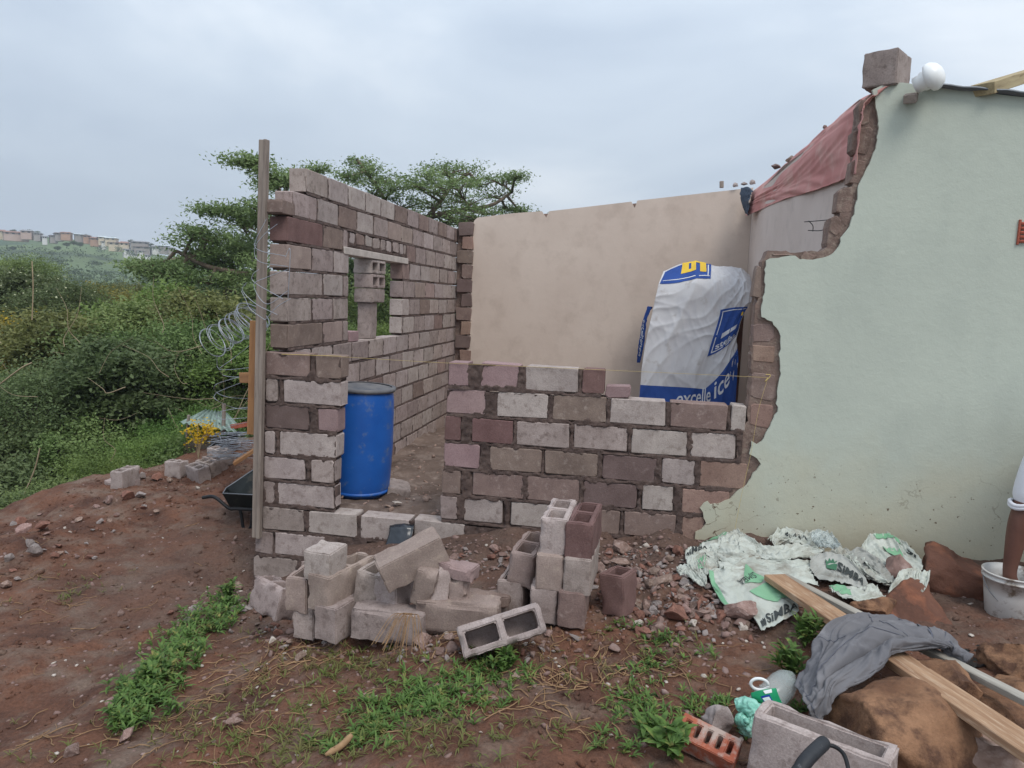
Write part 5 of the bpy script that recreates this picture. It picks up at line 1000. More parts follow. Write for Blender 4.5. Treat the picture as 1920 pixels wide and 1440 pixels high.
emblem(s, o_, (.30, .85), (.22, -.05), (.05, -.45), 'print_green'); kid(sheet_text(s, 'SiMBA', (.05, .35), (.55, -.2), (.0, -.18), 'print_black', None, bold=.02, off=.006), o_)
s, o_ = sack('tail end of a white sack lying out on the rubble at the far left', [[(35,355),(90,335),(150,350),(250,430)],[(35,385),(90,375),(160,410),(250,460)],[(60,410),(110,420),(170,460),(240,500)]], .03, 53, 1.4, -.05)
s, o_ = sack('long white sack heaped across the middle of the pile, against the green wall', [[(490,130),(600,165),(720,200),(860,190),(980,205),(1100,240)],[(480,200),(600,215),(720,240),(860,225),(980,235),(1080,250)],[(520,250),(620,265),(740,290),(860,275),(980,270),(1050,270)],[(640,290),(720,300),(800,310),(880,295),(980,290),(1020,300)]], .05, 54, 1.5, 0)
s, o_ = sack('grey white sack crumpled against the wall behind the others', [[(690,150),(760,90),(820,70),(900,85),(960,100),(1020,90),(1100,100)],[(720,170),(780,140),(850,130),(920,140),(1000,150),(1080,160),(1180,200)],[(740,210),(800,190),(880,185),(960,195),(1040,200),(1140,210),(1220,250)]], .045, 55, 1.6, .08)
kid(sheet_text(s, 'SiMBA', (.25, .55), (.35, .1), (.02, -.22), 'print_black', None, bold=.0, off=.006), o_)
s, o_ = sack('clear crumpled plastic sack among the white ones by the wall', [[(1000,110),(1060,85),(1130,105),(1190,150)],[(1010,160),(1070,150),(1140,165),(1210,190)],[(1060,205),(1110,210),(1170,215),(1230,220)]], .05, 56, 1.6, 0, 'jug_clear')
s, o_ = sack('flattened white sack in front with pale green print, two brown lumps on it', [[(265,375),(340,350),(430,345),(520,300),(600,262),(680,330)],[(270,440),(350,440),(440,420),(530,400),(620,390),(700,400)],[(310,530),(390,530),(480,500),(580,480),(670,470),(780,480)],[(390,640),(450,640),(540,600),(640,580),(740,560),(860,560)],[(560,690),(580,710),(640,690),(730,660),(820,620),(905,610)],[(640,800),(650,810),(690,790),(760,760),(840,720),(915,665)]], .022, 57, 1.2, -.02, n=(90, 90))
kid(s.quad('printed_panel', [(.0, .02), (.10, .06), (.13, .62), (.0, .62)], 'print_green', None, 16, .005), o_); kid(s.quad('printed_panel', [(.5, .5), (.95, .36), (1.0, .62), (.72, .74)], 'print_green', None, 18, .005), o_)
kid(s.quad('printed_panel', [(.62, .1), (.85, .3), (.75, .4), (.5, .38)], 'print_green', None, 14, .005), o_)
kid(sheet_text(s, 'SiMBA', (.72, .20), (-.30, .10), (.02, .10), 'print_black', None, bold=.0, off=.007), o_); kid(sheet_text(s, 'SiMBA', (.42, .95), (.55, -.03), (.02, -.11), 'print_black', None, bold=.02, off=.007), o_)
emblem(s, o_, (.28, .955), (.11, -.0), (.02, -.09), 'print_black')
s, o_ = sack('bulging grey white sack with SIMBA and a green crown printed on it', [[(1000,290),(1060,255),(1150,250),(1250,290),(1330,360),(1400,440)],[(995,340),(1070,310),(1170,310),(1270,360),(1350,420),(1410,480)],[(1020,400),(1090,380),(1180,390),(1270,430),(1350,470),(1400,510)],[(1060,450),(1120,450),(1200,460),(1270,480),(1340,500),(1390,530)]], .022, 58, 1.1, -.12, 'sack_grey', n=(90, 60))
emblem(s, o_, (.26, .62), (.15, .02), (.03, -.34)); kid(sheet_text(s, 'SiMBA', (.42, .66), (.46, .02), (.03, -.30), 'print_black', None, bold=.03, off=.008), o_)
s, o_ = sack('white sack in the middle of the pile, right of the bulging printed one', [[(1130,240),(1230,215),(1320,270),(1420,330)],[(1200,270),(1280,270),(1370,330),(1480,400)],[(1260,310),(1330,340),(1410,400),(1540,460)],[(1320,370),(1390,420),(1470,460),(1600,490)]], .045, 59, 1.5, -.02)
kid(sheet_text(s, 'S', (.75, .4), (.10, .02), (.0, -.2), 'print_black', None, bold=.02, off=.007), o_)
s, o_ = sack('frayed white sack end spread below the bulging printed one', [[(1130,480),(1230,490),(1330,500),(1400,480),(1480,500)],[(1160,530),(1250,530),(1340,540),(1420,540),(1520,560)],[(1250,580),(1310,590),(1370,595),(1430,600),(1540,590)]], .035, 60, 1.4, -.12)
kid(s.quad('printed_panel', [(.0, .1), (.3, .1), (.35, .6), (.1, .7)], 'print_green', None, 12, .005), o_)
s, o_ = sack('tall white sack standing open at the right end of the pile, green print', [[(1400,150),(1430,120),(1540,105),(1620,140),(1700,200)],[(1360,230),(1440,190),(1560,190),(1660,220),(1780,280)],[(1410,300),(1480,260),(1590,270),(1690,300),(1805,340)],[(1530,330),(1580,330),(1650,360),(1720,370),(1800,370)],[(1620,400),(1650,400),(1690,410),(1730,410),(1760,400)]], .04, 61, 1.4, .0)
emblem(s, o_, (.42, .48), (.26, .06), (.0, -.2), 'print_green'); kid(s.quad('printed_stripe', [(.3, .05), (.75, .02), (.78, .12), (.35, .15)], 'print_green', None, 12, .005), o_); kid(sheet_text(s, 'Si', (.80, .28), (.12, .10), (.03, -.1), 'print_black', None, bold=.02, off=.007), o_)
s, o_ = sack('white sack end folded down at the far right of the pile, by the boulder', [[(1640,390),(1740,355),(1800,375),(1860,380)],[(1600,450),(1700,420),(1770,430),(1850,450)],[(1560,520),(1660,490),(1740,500),(1820,520)],[(1545,570),(1620,560),(1700,540),(1800,535)]], .045, 62, 1.5, -.12)
s, o_ = sack('crumpled white sack filling the hollow in the middle of the pile', [[(330,250),(470,260),(600,270),(760,290),(900,300),(1010,310)],[(330,310),(470,320),(600,320),(760,340),(900,350),(1010,350)],[(360,360),(500,370),(640,370),(780,390),(900,400),(1020,420)],[(420,400),(560,410),(700,430),(820,450),(960,470),(1060,490)]], .045, 63, 1.7, -.04)
s, o_ = sack('crumpled greyish sack between the printed ones and the open one at the right', [[(1250,230),(1330,220),(1420,250),(1500,300)],[(1280,290),(1370,290),(1460,320),(1540,360)],[(1360,360),(1430,370),(1500,400),(1600,430)],[(1400,430),(1480,440),(1560,470),(1640,490)]], .05, 64, 1.7, -.03, 'sack_grey')
s, o_ = sack('white sack corner pushed up against the green wall at the left of the pile', [[(330,130),(420,95),(500,100),(560,140),(640,190)],[(330,180),(420,150),(500,160),(570,190),(650,230)],[(340,220),(430,210),(510,220),(580,240),(660,270)]], .05, 65, 1.7, .03)
# grey trousers over the plank
mat('denim_grey', C(112, 110, 112), C(96, 95, 99), 3, C(132, 130, 132), 6, (.5, .75), bump=.35, bsc=260, bdist=.001, rnd=0, rough=.9)
def q3(cx, cy, Y): return (1340+cx*.3021, 1120+cy*.3021, Y)
U = [(500,545,2.95),(560,430,3.02),(635,285,3.12),(720,175,3.25),(850,112,3.38),(1000,108,3.42),(1150,120,3.42),(1310,180,3.38),(1440,235,3.36),(1500,320,3.3),(1570,380,3.22)]
Lw = [(640,800,2.72),(715,700,2.74),(775,595,2.78),(930,515,2.86),(1050,425,2.94),(1120,338,3.02),(1280,322,3.08),(1420,325,3.14),(1480,330,3.2),(1510,345,3.2),(1585,392,3.2)]
rows = []
for t, bul in ((0, 0), (.2, .0), (.45, .0), (.72, 0), (1, 0)):
    rows.append([q3(a[0]*(1-t)+b[0]*t, a[1]*(1-t)+b[1]*t, a[2]*(1-t)+b[2]*t-.10*math.sin(math.pi*t)) for a, b in zip(U, Lw)])
def tf(u, v): return .016*np.sin((v*2.3+u*.9)*6.0)*np.clip(u*3, .3, 1)-.022*np.exp(-((v-.52-.1*np.sin(u*5))/.035)**2)
ts = Sheet(rows, .030, 71, 1.7, tf); ts.pw = 2.6; tro = empty('trousers', 'worn grey work trousers thrown over the thick plank on the boulder', 'trousers', PZ(1600, 1330, .1))
kid(ts.mesh('cloth', 220, 120, 'denim_grey', .006), tro)
def seam(path, name='seam', m='denim_grey', r=.0022, off=.006):
    P = spline([(a, b, 0) for a, b in path], 40); q = ts.ev(P[:, 0], P[:, 1], off); kid(tube_obj(name, q, r, m, None, 5), tro)
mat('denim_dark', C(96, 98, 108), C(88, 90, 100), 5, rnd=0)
for pth in ([(.22, .05), (.27, .2), (.33, .33)], [(.03, .42), (.2, .46), (.4, .42), (.6, .52), (.8, .55)], [(.78, .02), (.77, .5), (.79, .9)], [(.04, .1), (.035, .5), (.03, .9)], [(.47, .02), (.5, .3), (.6, .5)]): seam(pth, m='denim_dark', r=.0015)
kid(ts.quad('pocket_flap', [(.60, .02), (.66, .0), (.78, .40), (.72, .48)], 'denim_grey', None, 16, .010), tro)
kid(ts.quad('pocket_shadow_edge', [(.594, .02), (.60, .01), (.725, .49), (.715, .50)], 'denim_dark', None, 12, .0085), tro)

# ================================================================ PERSON reaching into the bucket
mat('skin_dark', C(108, 74, 62), C(94, 62, 52), 8, rough=.55, bump=.15, bsc=120, bdist=.001, rnd=0, spec=.35)
mat('shirt_white', C(222, 222, 226), C(210, 210, 216), 6, rough=.85, bump=.3, bsc=60, bdist=.003, rnd=0)
mat('trouser_blue', C(56, 62, 84), C(48, 54, 74), 6, rnd=0); mat('hair_black', C(24, 20, 20), C(16, 14, 14), 30, rnd=0, bump=1, bsc=150); mat('eye_white', C(220, 216, 210), C(214, 210, 204), 4, rnd=0, bump=0, rough=.3)
def skin(name, verts, edges, radii, m, parent, root=0, sub=2, **k):
    me = bpy.data.meshes.new(name); me.from_pydata([tuple(v) for v in verts], edges, []); me.update(); o = obj(name, me, m, parent, **k)
    md = o.modifiers.new('s', 'SKIN'); 
    for i, r in enumerate(radii): me.skin_vertices[0].data[i].radius = (r, r) if np.isscalar(r) else r; me.skin_vertices[0].data[i].use_root = (i == root)
    md.use_smooth_shade = True; sb = o.modifiers.new('b', 'SUBSURF'); sb.levels = sb.render_levels = sub; return o
sh = PY(1958, 850, 4.27); el = PY(1910, 985, 4.25); wr_ = PY(1893, 1068, 4.24); ha = PY(1893, 1096, 4.23)
J = dict(pel=(2.75, 4.72, .90), sp1=(2.70, 4.58, 1.0), sp2=(2.62, 4.42, 1.06), ch=(2.56, 4.28, 1.06), nk=(2.53, 4.12, 1.04), hd=(2.52, 4.02, 1.0), hd2=(2.52, 3.93, .93),
         sr=tuple(sh), er=tuple(el), wr=tuple(wr_), hr=tuple(ha), sl=(2.78, 4.22, 1.0), el=(2.86, 4.18, .72), wl=(2.80, 4.1, .50), hl=(2.79, 4.07, .43),
         hpR=(2.62, 4.74, .88), knR=(2.60, 4.62, .50), anR=(2.60, 4.72, .12), toR=(2.58, 4.56, .06), hpL=(2.90, 4.76, .88), knL=(2.95, 4.62, .50), anL=(2.98, 4.74, .12), toL=(2.99, 4.57, .06))
names = list(J); E = [('pel','sp1'),('sp1','sp2'),('sp2','ch'),('ch','nk'),('nk','hd'),('hd','hd2'),('ch','sr'),('sr','er'),('er','wr'),('wr','hr'),('ch','sl'),('sl','el'),('el','wl'),('wl','hl'),('pel','hpR'),('hpR','knR'),('knR','anR'),('anR','toR'),('pel','hpL'),('hpL','knL'),('knL','anL'),('anL','toL')]
Rd = dict(pel=.13, sp1=.12, sp2=.13, ch=.14, nk=.055, hd=.092, hd2=.075, sr=.065, er=.060, wr=.036, hr=.034, sl=.065, el=.045, wl=.03, hl=.034, hpR=.095, knR=.062, anR=.042, toR=.038, hpL=.095, knL=.062, anL=.042, toL=.038)
V = [J[n] for n in names]; rr = [Rd[n] for n in names]; Ed = [(names.index(a), names.index(b)) for a, b in E]
for hk, sgn in (('hr', -1), ('hl', 1)):
    h = np.array(J[hk]); hi = names.index(hk)
    for i, (dx, L) in enumerate([(-.028, .07), (-.009, .082), (.01, .078), (.028, .06)]):
        a = h+[dx, -.005, -.035]; b = a+[dx*.2, -.012, -L*.55]; c = b+[0, .014, -L*.45]; k = len(V); V += [tuple(a), tuple(b), tuple(c)]; rr += [.0095, .009, .007]; Ed += [(hi, k), (k, k+1), (k+1, k+2)]
    a = h+[.034*sgn*-1, -.01, -.005]; b = a+[.022*sgn*-1, -.01, -.035]; k = len(V); V += [tuple(a), tuple(b)]; rr += [.011, .009]; Ed += [(hi, k), (k, k+1)]
per = empty('person', 'person in a white shirt with rolled sleeve reaching down into the bucket', 'person', (2.75, 4.7, .08)); pl = np.array(per.location)
skin('body', [np.array(v)-pl for v in V], Ed, rr, 'skin_dark', per)
def sub(ns, add, m, nm, mod=None):
    ii = {n: i for i, n in enumerate(ns)}; v = [np.array(J[n] if n in J else mod[n])-pl for n in ns]; skin(nm, v, [(ii[a], ii[b]) for a, b in add[0]], add[1], m, per, sub=3)
    tx = bpy.data.textures.new('folds', 'CLOUDS'); tx.noise_scale = .07; tx.noise_depth = 2; dm = o.modifiers.new('folds', 'DISPLACE'); dm.texture = tx; dm.strength = .05; dm.mid_level = .5
cuf = tuple(np.array(el)*.76+np.array(sh)*.24); mid = tuple((np.array(el)+np.array(sh))/2); lc = tuple(np.array(J['el'])*.9+np.array(J['sl'])*.1)
sub(['pel','sp1','sp2','ch','nkb','sr','mid','cuf','sl','lc'], ([('pel','sp1'),('sp1','sp2'),('sp2','ch'),('ch','nkb'),('ch','sr'),('sr','mid'),('mid','cuf'),('ch','sl'),('sl','lc')], [.145,.15,.155,.165,.075,.095,.088,.076,.09,.075]), 'shirt_white', 'shirt', dict(nkb=(2.54, 4.17, 1.05), mid=mid, cuf=cuf, lc=lc))
th = np.linspace(0, 2*np.pi, 20); c0 = np.array(cuf)-pl+[.002, 0, .016]
for dz in (0, .015): tube_obj('rolled_cuff', np.stack([c0[0]+.073*np.cos(th), c0[1]+.073*np.sin(th), c0[2]+dz+.008*np.cos(th)+.006*np.sin(3*th)], -1), .011, 'shirt_white', per, 8)
sub(['pel','hpR','knR','anR','hpL','knL','anL'], ([('pel','hpR'),('hpR','knR'),('knR','anR'),('pel','hpL'),('hpL','knL'),('knL','anL')], [.14,.11,.08,.062,.11,.08,.062]), 'trouser_blue', 'trousers')
hc = np.array([2.52, 3.97, .965])-pl
o = obj('hair', stone_me(5, 3, 0, (.098, .105, .10), .02, 1), 'hair_black', per); o.location = hc+[0, .035, .035]
for s_ in (-1, 1):
    o = obj('eye', stone_me(6, 2, 0, (.014, .01, .012), 0, 1), 'eye_white', per); o.location = hc+[.03*s_, -.085, -.035]
    o = obj('ear', stone_me(6, 2, 0, (.012, .02, .03), 0, 1), 'skin_dark', per); o.location = hc+[.092*s_, .0, -.01]
o = obj('nose', stone_me(6, 2, 0, (.018, .02, .025), 0, 1), 'skin_dark', per); o.location = hc+[0, -.088, -.065]
o = obj('mouth', stone_me(6, 2, 0, (.026, .01, .008), 0, 1), 'skin_dark', per); o.location = hc+[0, -.07, -.10]
# ================================================================ VEGETATION
P2 = dict(bump=0, rough=.6, spec=.3, twos=.35)
mat('leaf_mid', C(128, 144, 88), C(98, 118, 68), 1.2, rnd=.18, hue=.02, **P2); mat('leaf_dark', C(108, 122, 80), C(84, 100, 62), 1.0, rnd=.18, hue=.02, **P2)
mat('leaf_bright', C(118, 142, 74), C(90, 116, 58), 2, rnd=.12, hue=.02, **P2); mat('leaf_olive', C(134, 132, 80), C(104, 106, 62), 1.2, rnd=.15, hue=.02, **P2)
mat('leaf_acacia', C(136, 154, 100), C(104, 124, 76), .8, rnd=.05, **P2); mat('leaf_far', C(80, 98, 62), C(62, 80, 50), .3, rnd=.15, hue=.01, **P2)
mat('flower_white', C(210, 210, 176), C(190, 190, 150), 3, rnd=.05, **P2); mat('flower_yellow', C(214, 180, 40), C(190, 156, 36), 3, rnd=.05, **P2); mat('leaf_yellow', C(150, 136, 62), C(116, 112, 54), 2, rnd=.05, **P2)
mat('bark', C(112, 98, 84), C(80, 70, 60), 6, rnd=.1, bump=.5, bsc=20, bdist=.01); mat('twig_pale', C(166, 150, 124), C(140, 122, 98), 6, rnd=.1, bump=0)
mat('weed_green', C(112, 142, 72), C(66, 94, 46), 28, C(150, 144, 84), 22, (.55, .66), rnd=0, rndc=False, **P2); mat('root_dry', C(160, 130, 98), C(126, 98, 72), 8, rnd=0, bump=0); mat('grass_dull', C(104, 118, 58), C(120, 110, 70), 5, rnd=0, rndc=False, **P2)
def leaves(P, size, rs, ar=.5, up=.5):
    n = len(P); a = rs.normal(size=(n, 3)); a[:, 2] *= .6; a /= np.linalg.norm(a, axis=1)[:, None]; nn_ = rs.normal(size=(n, 3)); nn_[:, 2] = np.abs(nn_[:, 2])+up
    b = np.cross(a, nn_); b /= np.linalg.norm(b, axis=1)[:, None]+1e-9; s = (size*rs.uniform(.6, 1.35, n))[:, None]; c = np.cross(a, b)
    V = np.stack([P-a*s*.5, P+b*s*ar*.5+c*s*.06, P+a*s*.5-c*s*.08, P-b*s*ar*.5+c*s*.06], 1).reshape(-1, 3); return V, np.arange(4*n).reshape(-1, 4)
def bush_mesh(seed, n=15000, nc=70, size=.075, flat=.8, spread=.165, ar=.5):
    rs = np.random.RandomState(seed); d = rs.normal(size=(nc, 3)); d /= np.linalg.norm(d, axis=1)[:, None]; d[:, 2] = d[:, 2]*.8; r = rs.uniform(.35, 1.0, nc)**.6; c = d*r[:, None]*[1, 1, flat]; c *= (1+.25*vn(d*1.7, seed))[:, None]
    i = rs.randint(0, nc, n); w = rs.uniform(.5, 1.3, nc)[i]; P = c[i]+rs.normal(size=(n, 3))*[1, 1, .6]*(spread*w)[:, None]
    V, Fq = leaves(P, size, rs, ar); me = mkmesh('crown', V, Fq)
    A = Acc()
    for k in range(0, nc, 3): A.tube(spline([np.array([0, 0, -flat*1.2]), c[k]*[.3, .3, .2]+[0, 0, -.35], c[k]], 8), np.linspace(.03, .006, 8), 4)
    return me, A.mesh('trunk'), c
BM = [bush_mesh(200+i, [15000, 17000, 14000, 16000][i], [60, 90, 50, 75][i], [.075, .06, .085, .07][i], [.8, .6, .9, .7][i]) for i in range(4)]
FINE = bush_mesh(260, 22000, 110, .05, .7, .2); BROAD = bush_mesh(270, 9000, 80, .10, .75, .18, .6)
bcount = 0
def bush(px, py, d, r, m, label, mesh=None, cat='bush', group=None, name='bush', sq=1, z=None):
    global bcount; bcount += 1; me, tr, c = mesh or BM[bcount % 4]; p = PD(px, py, d); R = r*d/F
    e = bpy.data.objects.new(name, None); COL.objects.link(e)
    if cat: e.location = p; tag(e, label, cat, group)
    else:                                   # one of the masses of the thicket: a part of it
        bpy.data.objects.remove(e); M_ = Matrix.Translation(p) @ Matrix.Rotation(random.uniform(0, 6.28), 4, 'Z') @ Matrix.Diagonal((R, R, R*sq, 1))
        for nm, q, mm in (('crown', me, m), ('trunk', tr, 'bark')): o = obj(nm, q, mm, group); o.matrix_world = M_
        return None; e.rotation_euler = (0, 0, random.uniform(0, 6.28)); e.scale = (R, R, R*sq)
    obj('crown', me, m, e); obj('trunk', tr, 'bark', e); return e
rs = np.random.RandomState(11)
THICK = {'m': tag(bpy.data.objects.new('thicket', None), 'dense green thicket covering the slope below the edge of the plot', 'thicket', kind='stuff'), 'f': tag(bpy.data.objects.new('far_thicket', None), 'hazy treetops down in the valley below the grassy hill', 'woodland', kind='stuff')}
for q in THICK.values(): COL.objects.link(q)
lab = {'n': ('leafy green bush on the slope just beyond the edge of the plot', 'bushes beyond the plot edge'), 'm': ('bush in the dense thicket filling the slope below the plot', 'bushes of the thicket on the slope'), 'f': ('far bushy treetop in the valley below the grassy hill', 'treetops down in the valley')}
for px, py, d, r, m, k in [(300,860,9.5,80,'leaf_bright','n'),(210,905,8.6,80,'leaf_bright','n'),(90,960,7.8,90,'leaf_mid','n'),(-20,1000,7.4,90,'leaf_dark','n'),(360,815,10.5,80,'leaf_bright','n'),(440,790,11.5,80,'leaf_mid','n'),(150,850,10,100,'leaf_mid','n'),(40,880,9.5,110,'leaf_dark','n'),(-90,900,9,120,'leaf_dark','n'),
        (260,790,12,100,'leaf_mid','n'),(400,720,13,90,'leaf_bright','m'),(330,740,13,90,'leaf_mid','m'),(180,760,12.5,110,'leaf_dark','m'),(60,780,12,120,'leaf_mid','m'),(-60,780,12,120,'leaf_dark','m'),(470,700,14,90,'leaf_bright','m'),(250,690,15,100,'leaf_mid','m'),(130,690,15,110,'leaf_olive','m'),
        (20,700,14,120,'leaf_dark','m'),(-100,700,14,120,'leaf_dark','m'),(350,650,17,90,'leaf_mid','m'),(430,640,17,80,'leaf_bright','m'),(200,640,17,90,'leaf_olive','m'),(90,640,16,100,'leaf_olive','m'),(280,620,19,80,'leaf_mid','m'),(480,620,20,80,'leaf_mid','m'),(160,600,19,80,'leaf_olive','m'),(330,590,23,70,'leaf_mid','m'),(230,570,24,70,'leaf_olive','m'),
        (420,590,25,70,'leaf_dark','m'),(500,580,26,70,'leaf_dark','m'),(590,600,26,80,'leaf_dark','m'),(680,600,24,80,'leaf_bright','m'),(720,560,24,70,'leaf_mid','m'),(690,500,26,70,'leaf_dark','m'),(640,540,26,70,'leaf_mid','m'),(620,650,20,80,'leaf_mid','m'),(720,650,20,80,'leaf_bright','m'),
        (300,560,34,50,'leaf_far','f'),(370,560,36,50,'leaf_far','f'),(440,560,38,50,'leaf_far','f'),(520,560,38,50,'leaf_far','f'),(250,600,30,60,'leaf_far','f'),(340,575,44,46,'leaf_far','f'),(410,570,46,46,'leaf_far','f'),(480,570,46,46,'leaf_far','f'),(560,570,46,46,'leaf_far','f'),(620,560,46,46,'leaf_far','f'),(200,560,44,46,'leaf_far','f'),(120,560,44,50,'leaf_far','f'),(20,560,44,50,'leaf_far','f'),(-80,560,44,60,'leaf_far','f')]:
    mesh = {'leaf_bright': FINE, 'leaf_far': FINE}.get(m); bush(px, py, d, r, m, lab[k][0], mesh, *((None, THICK['m' if k == 'n' else k])))
for i in range(46):                                    # more of the thicket, so that no soil shows between
    d = rs.uniform(9, 30); px = rs.uniform(-220, 520); lo = np.interp(d, [9, 14, 20, 30], [880, 760, 660, 610]); bush(px, lo+rs.uniform(0, 60)-min(0, px)*.05, d, rs.uniform(60, 100)*np.interp(d, [9, 30], [1.1, .75]), random.choice(['leaf_mid', 'leaf_dark', 'leaf_dark', 'leaf_olive']), '', None, None, THICK['m'])
# taller feathery shrubs standing out of the thicket
for px, py, d, r, m, sq, lb in [(215,640,12.5,46,'leaf_mid',1.5,'tall feathery shrub standing in the thicket below the long hill slope'),(290,600,14,44,'leaf_bright',1.4,'tall light green shrub below the tips of the flat topped tree'),(345,660,12,42,'leaf_mid',1.6,'slender bushy shrub in the middle of the thicket'),
        (400,620,13,44,'leaf_olive',1.5,'olive tinted tall shrub left of the wire coil'),(250,720,11,44,'leaf_dark',1.3,'dark shrub standing above the bright bushes of the plot edge'),(440,700,12,40,'leaf_bright',1.5,'bright green shrub just left of the lower wire loops'),(130,660,12.5,50,'leaf_olive',1.3,'olive shrub right of the yellow flowering one'),(60,760,10.5,50,'leaf_dark',1.3,'dark shrub under the yellow flowering one at the left edge')]:
    bush(px, py, d, r, m, lb, (FINE, BM[2], BM[0])[px % 3], 'shrub', name='tall_shrub', sq=sq)
# flowering tree and yellow shrub at the left
def deco(e, c, m, n, size, seed, zmin=-.1):
    rs_ = np.random.RandomState(seed); c = c[c[:, 2] > zmin]; P = c[rs_.randint(0, len(c), n)]*1.12+rs_.normal(size=(n, 3))*.12; V, Fq = leaves(P, size, rs_, .7, 2); obj('blossom', mkmesh('blossom', V, Fq), m, e)
e = bush(60, 560, 17, 125, 'leaf_dark', 'dark tree dotted with creamy white flowers at the left', BROAD, 'tree', name='flowering_tree', sq=.75); deco(e, BROAD[2], 'flower_white', 260, .055, 1)
e = bush(130, 575, 16, 78, 'leaf_dark', 'smaller dark tree with white flowers beside the larger flowering one', BM[1], 'tree', name='flowering_tree'); deco(e, BM[1][2], 'flower_white', 240, .05, 2)
bush(35, 520, 21, 90, 'leaf_mid', 'light green treetop showing behind the white flowered trees', FINE, 'tree', name='tree', sq=.6)
e = bush(10, 655, 13, 75, 'leaf_yellow', 'spreading shrub with flat sprays of yellow flowers at the left edge', BM[1], 'shrub', name='yellow_shrub', sq=.3); deco(e, BM[1][2], 'flower_yellow', 500, .045, 3, 0.2)
e = bush(180, 585, 18, 70, 'leaf_yellow', 'shrub turning orange yellow on the slope below the white flowered trees', BM[3], 'shrub', name='yellow_shrub', sq=.3)
# bare pale branches in the thicket
A = Acc()
for i in range(44):
    px, py = rs.uniform(-40, 470), rs.uniform(600, 880); d = rs.uniform(8.5, 12); a = rs.uniform(0, 3.14); L = rs.uniform(60, 170); q = [PD(px+math.cos(a)*L*t+rs.uniform(-9, 9), py-math.sin(a)*L*t+rs.uniform(-9, 9)+22*t*(1-t), d) for t in (0, .3, .6, 1)]; A.tube(spline(q, 14), np.linspace(.007, .0025, 14)*rs.uniform(.4, 1.0), 4)
for q in [[(30,960),(48,920),(65,880),(75,840)],[(60,600),(62,540),(60,490)],[(0,720),(40,690),(60,680)]]: A.tube(spline([PD(x, y, 8.4) for x, y in q], 20), .008, 4)
obj('bare_branches', A.mesh('bare_branches', True), 'twig_pale', kind='stuff', label='bare pale stems and creepers threading through the thicket')
# the two flat topped trees behind the wall
def acacia(name, label, d, limbs, clumps, seed):
    rs = np.random.RandomState(seed); root = empty(name, label, 'tree', PD(limbs[0][0][0], limbs[0][0][1], d)); O = np.array(root.location); A = Acc(); pts = []
    for li, l in enumerate(limbs):
        q = spline([PD(x, y, d+dd)-O for x, y, dd in l], 24); A.tube(q, np.linspace(l[0][2]*0+.16*(.55 if li else 1.4), .035, 24), 7); pts.append(q)
    pts = np.concatenate(pts); LP = []
    for px, py, rx, ry, in clumps:
        dd = d+rs.uniform(-1.4, 1.4); c = PD(px, py, dd)-O; k = np.argmin(np.linalg.norm((pts-c)*[1, .4, 1], axis=1)); a = pts[k]; R = np.array([rx, rx*.9, ry])*dd/F
        q = spline([a, (a+c)/2-[0, 0, .08*R[0]], c-[0, 0, R[2]*.5]], 8); A.tube(q, np.linspace(.045, .018, 8), 5)
        for s in range(int(7+rx/6)):
            sc_ = c+rs.uniform(-1, 1, 3)*R*[1, 1, .75]+[0, 0, R[2]*.1]; A.tube(spline([q[rs.randint(3, 8)], (c+sc_)/2-[0, 0, .04], sc_], 6), np.linspace(.016, .006, 6), 4)
            n = int(rs.uniform(22, 62)*(1.7 if seed == 5 else 1.1)); LP.append(sc_+rs.normal(size=(n, 3))*np.array([.19, .19, .075])*rs.uniform(.6, 1.2))
    V, Fq = leaves(np.concatenate(LP), .092, rs, .42, .9); obj('crown', mkmesh('crown', V, Fq), 'leaf_acacia', root); obj('trunk', A.mesh('trunk', True), 'bark', root)
acacia('acacia_tree', 'broad flat topped tree left of the block wall, behind the post', 17,
  [[(610,900,0),(600,700,0),(570,560,0),(530,470,0)],[(580,600,0),(500,510,.3),(400,480,.5),(300,490,.8)],[(570,560,0),(480,520,-.5),(390,500,-1),(330,470,-1)],[(550,510,0),(520,430,0),(460,395,0),(400,390,0)],[(530,470,0),(530,400,0),(520,350,.3),(480,310,.3)],[(570,580,0),(480,560,0),(420,540,0)]],
  [(455,302,22,9),(480,306,26,10),(515,330,26,14),(540,345,30,14),(400,395,34,10),(440,400,38,14),(480,390,30,16),(470,420,36,16),(500,350,20,10),(300,497,34,8),(258,500,20,5),(368,470,36,12),(390,445,46,14),(430,455,46,18),(360,495,54,16),(420,490,50,20),(470,470,36,20),(330,515,50,13),(390,525,54,16),(450,520,46,20),(480,550,36,18),(365,432,20,7),(560,330,20,10),(595,318,10,6),(420,560,46,12),(490,500,30,20),(470,440,40,22),(440,475,46,22),(400,505,50,18),(470,530,40,22),(350,540,50,14),(300,515,44,10),(430,585,50,16),(480,590,40,20)], 5)
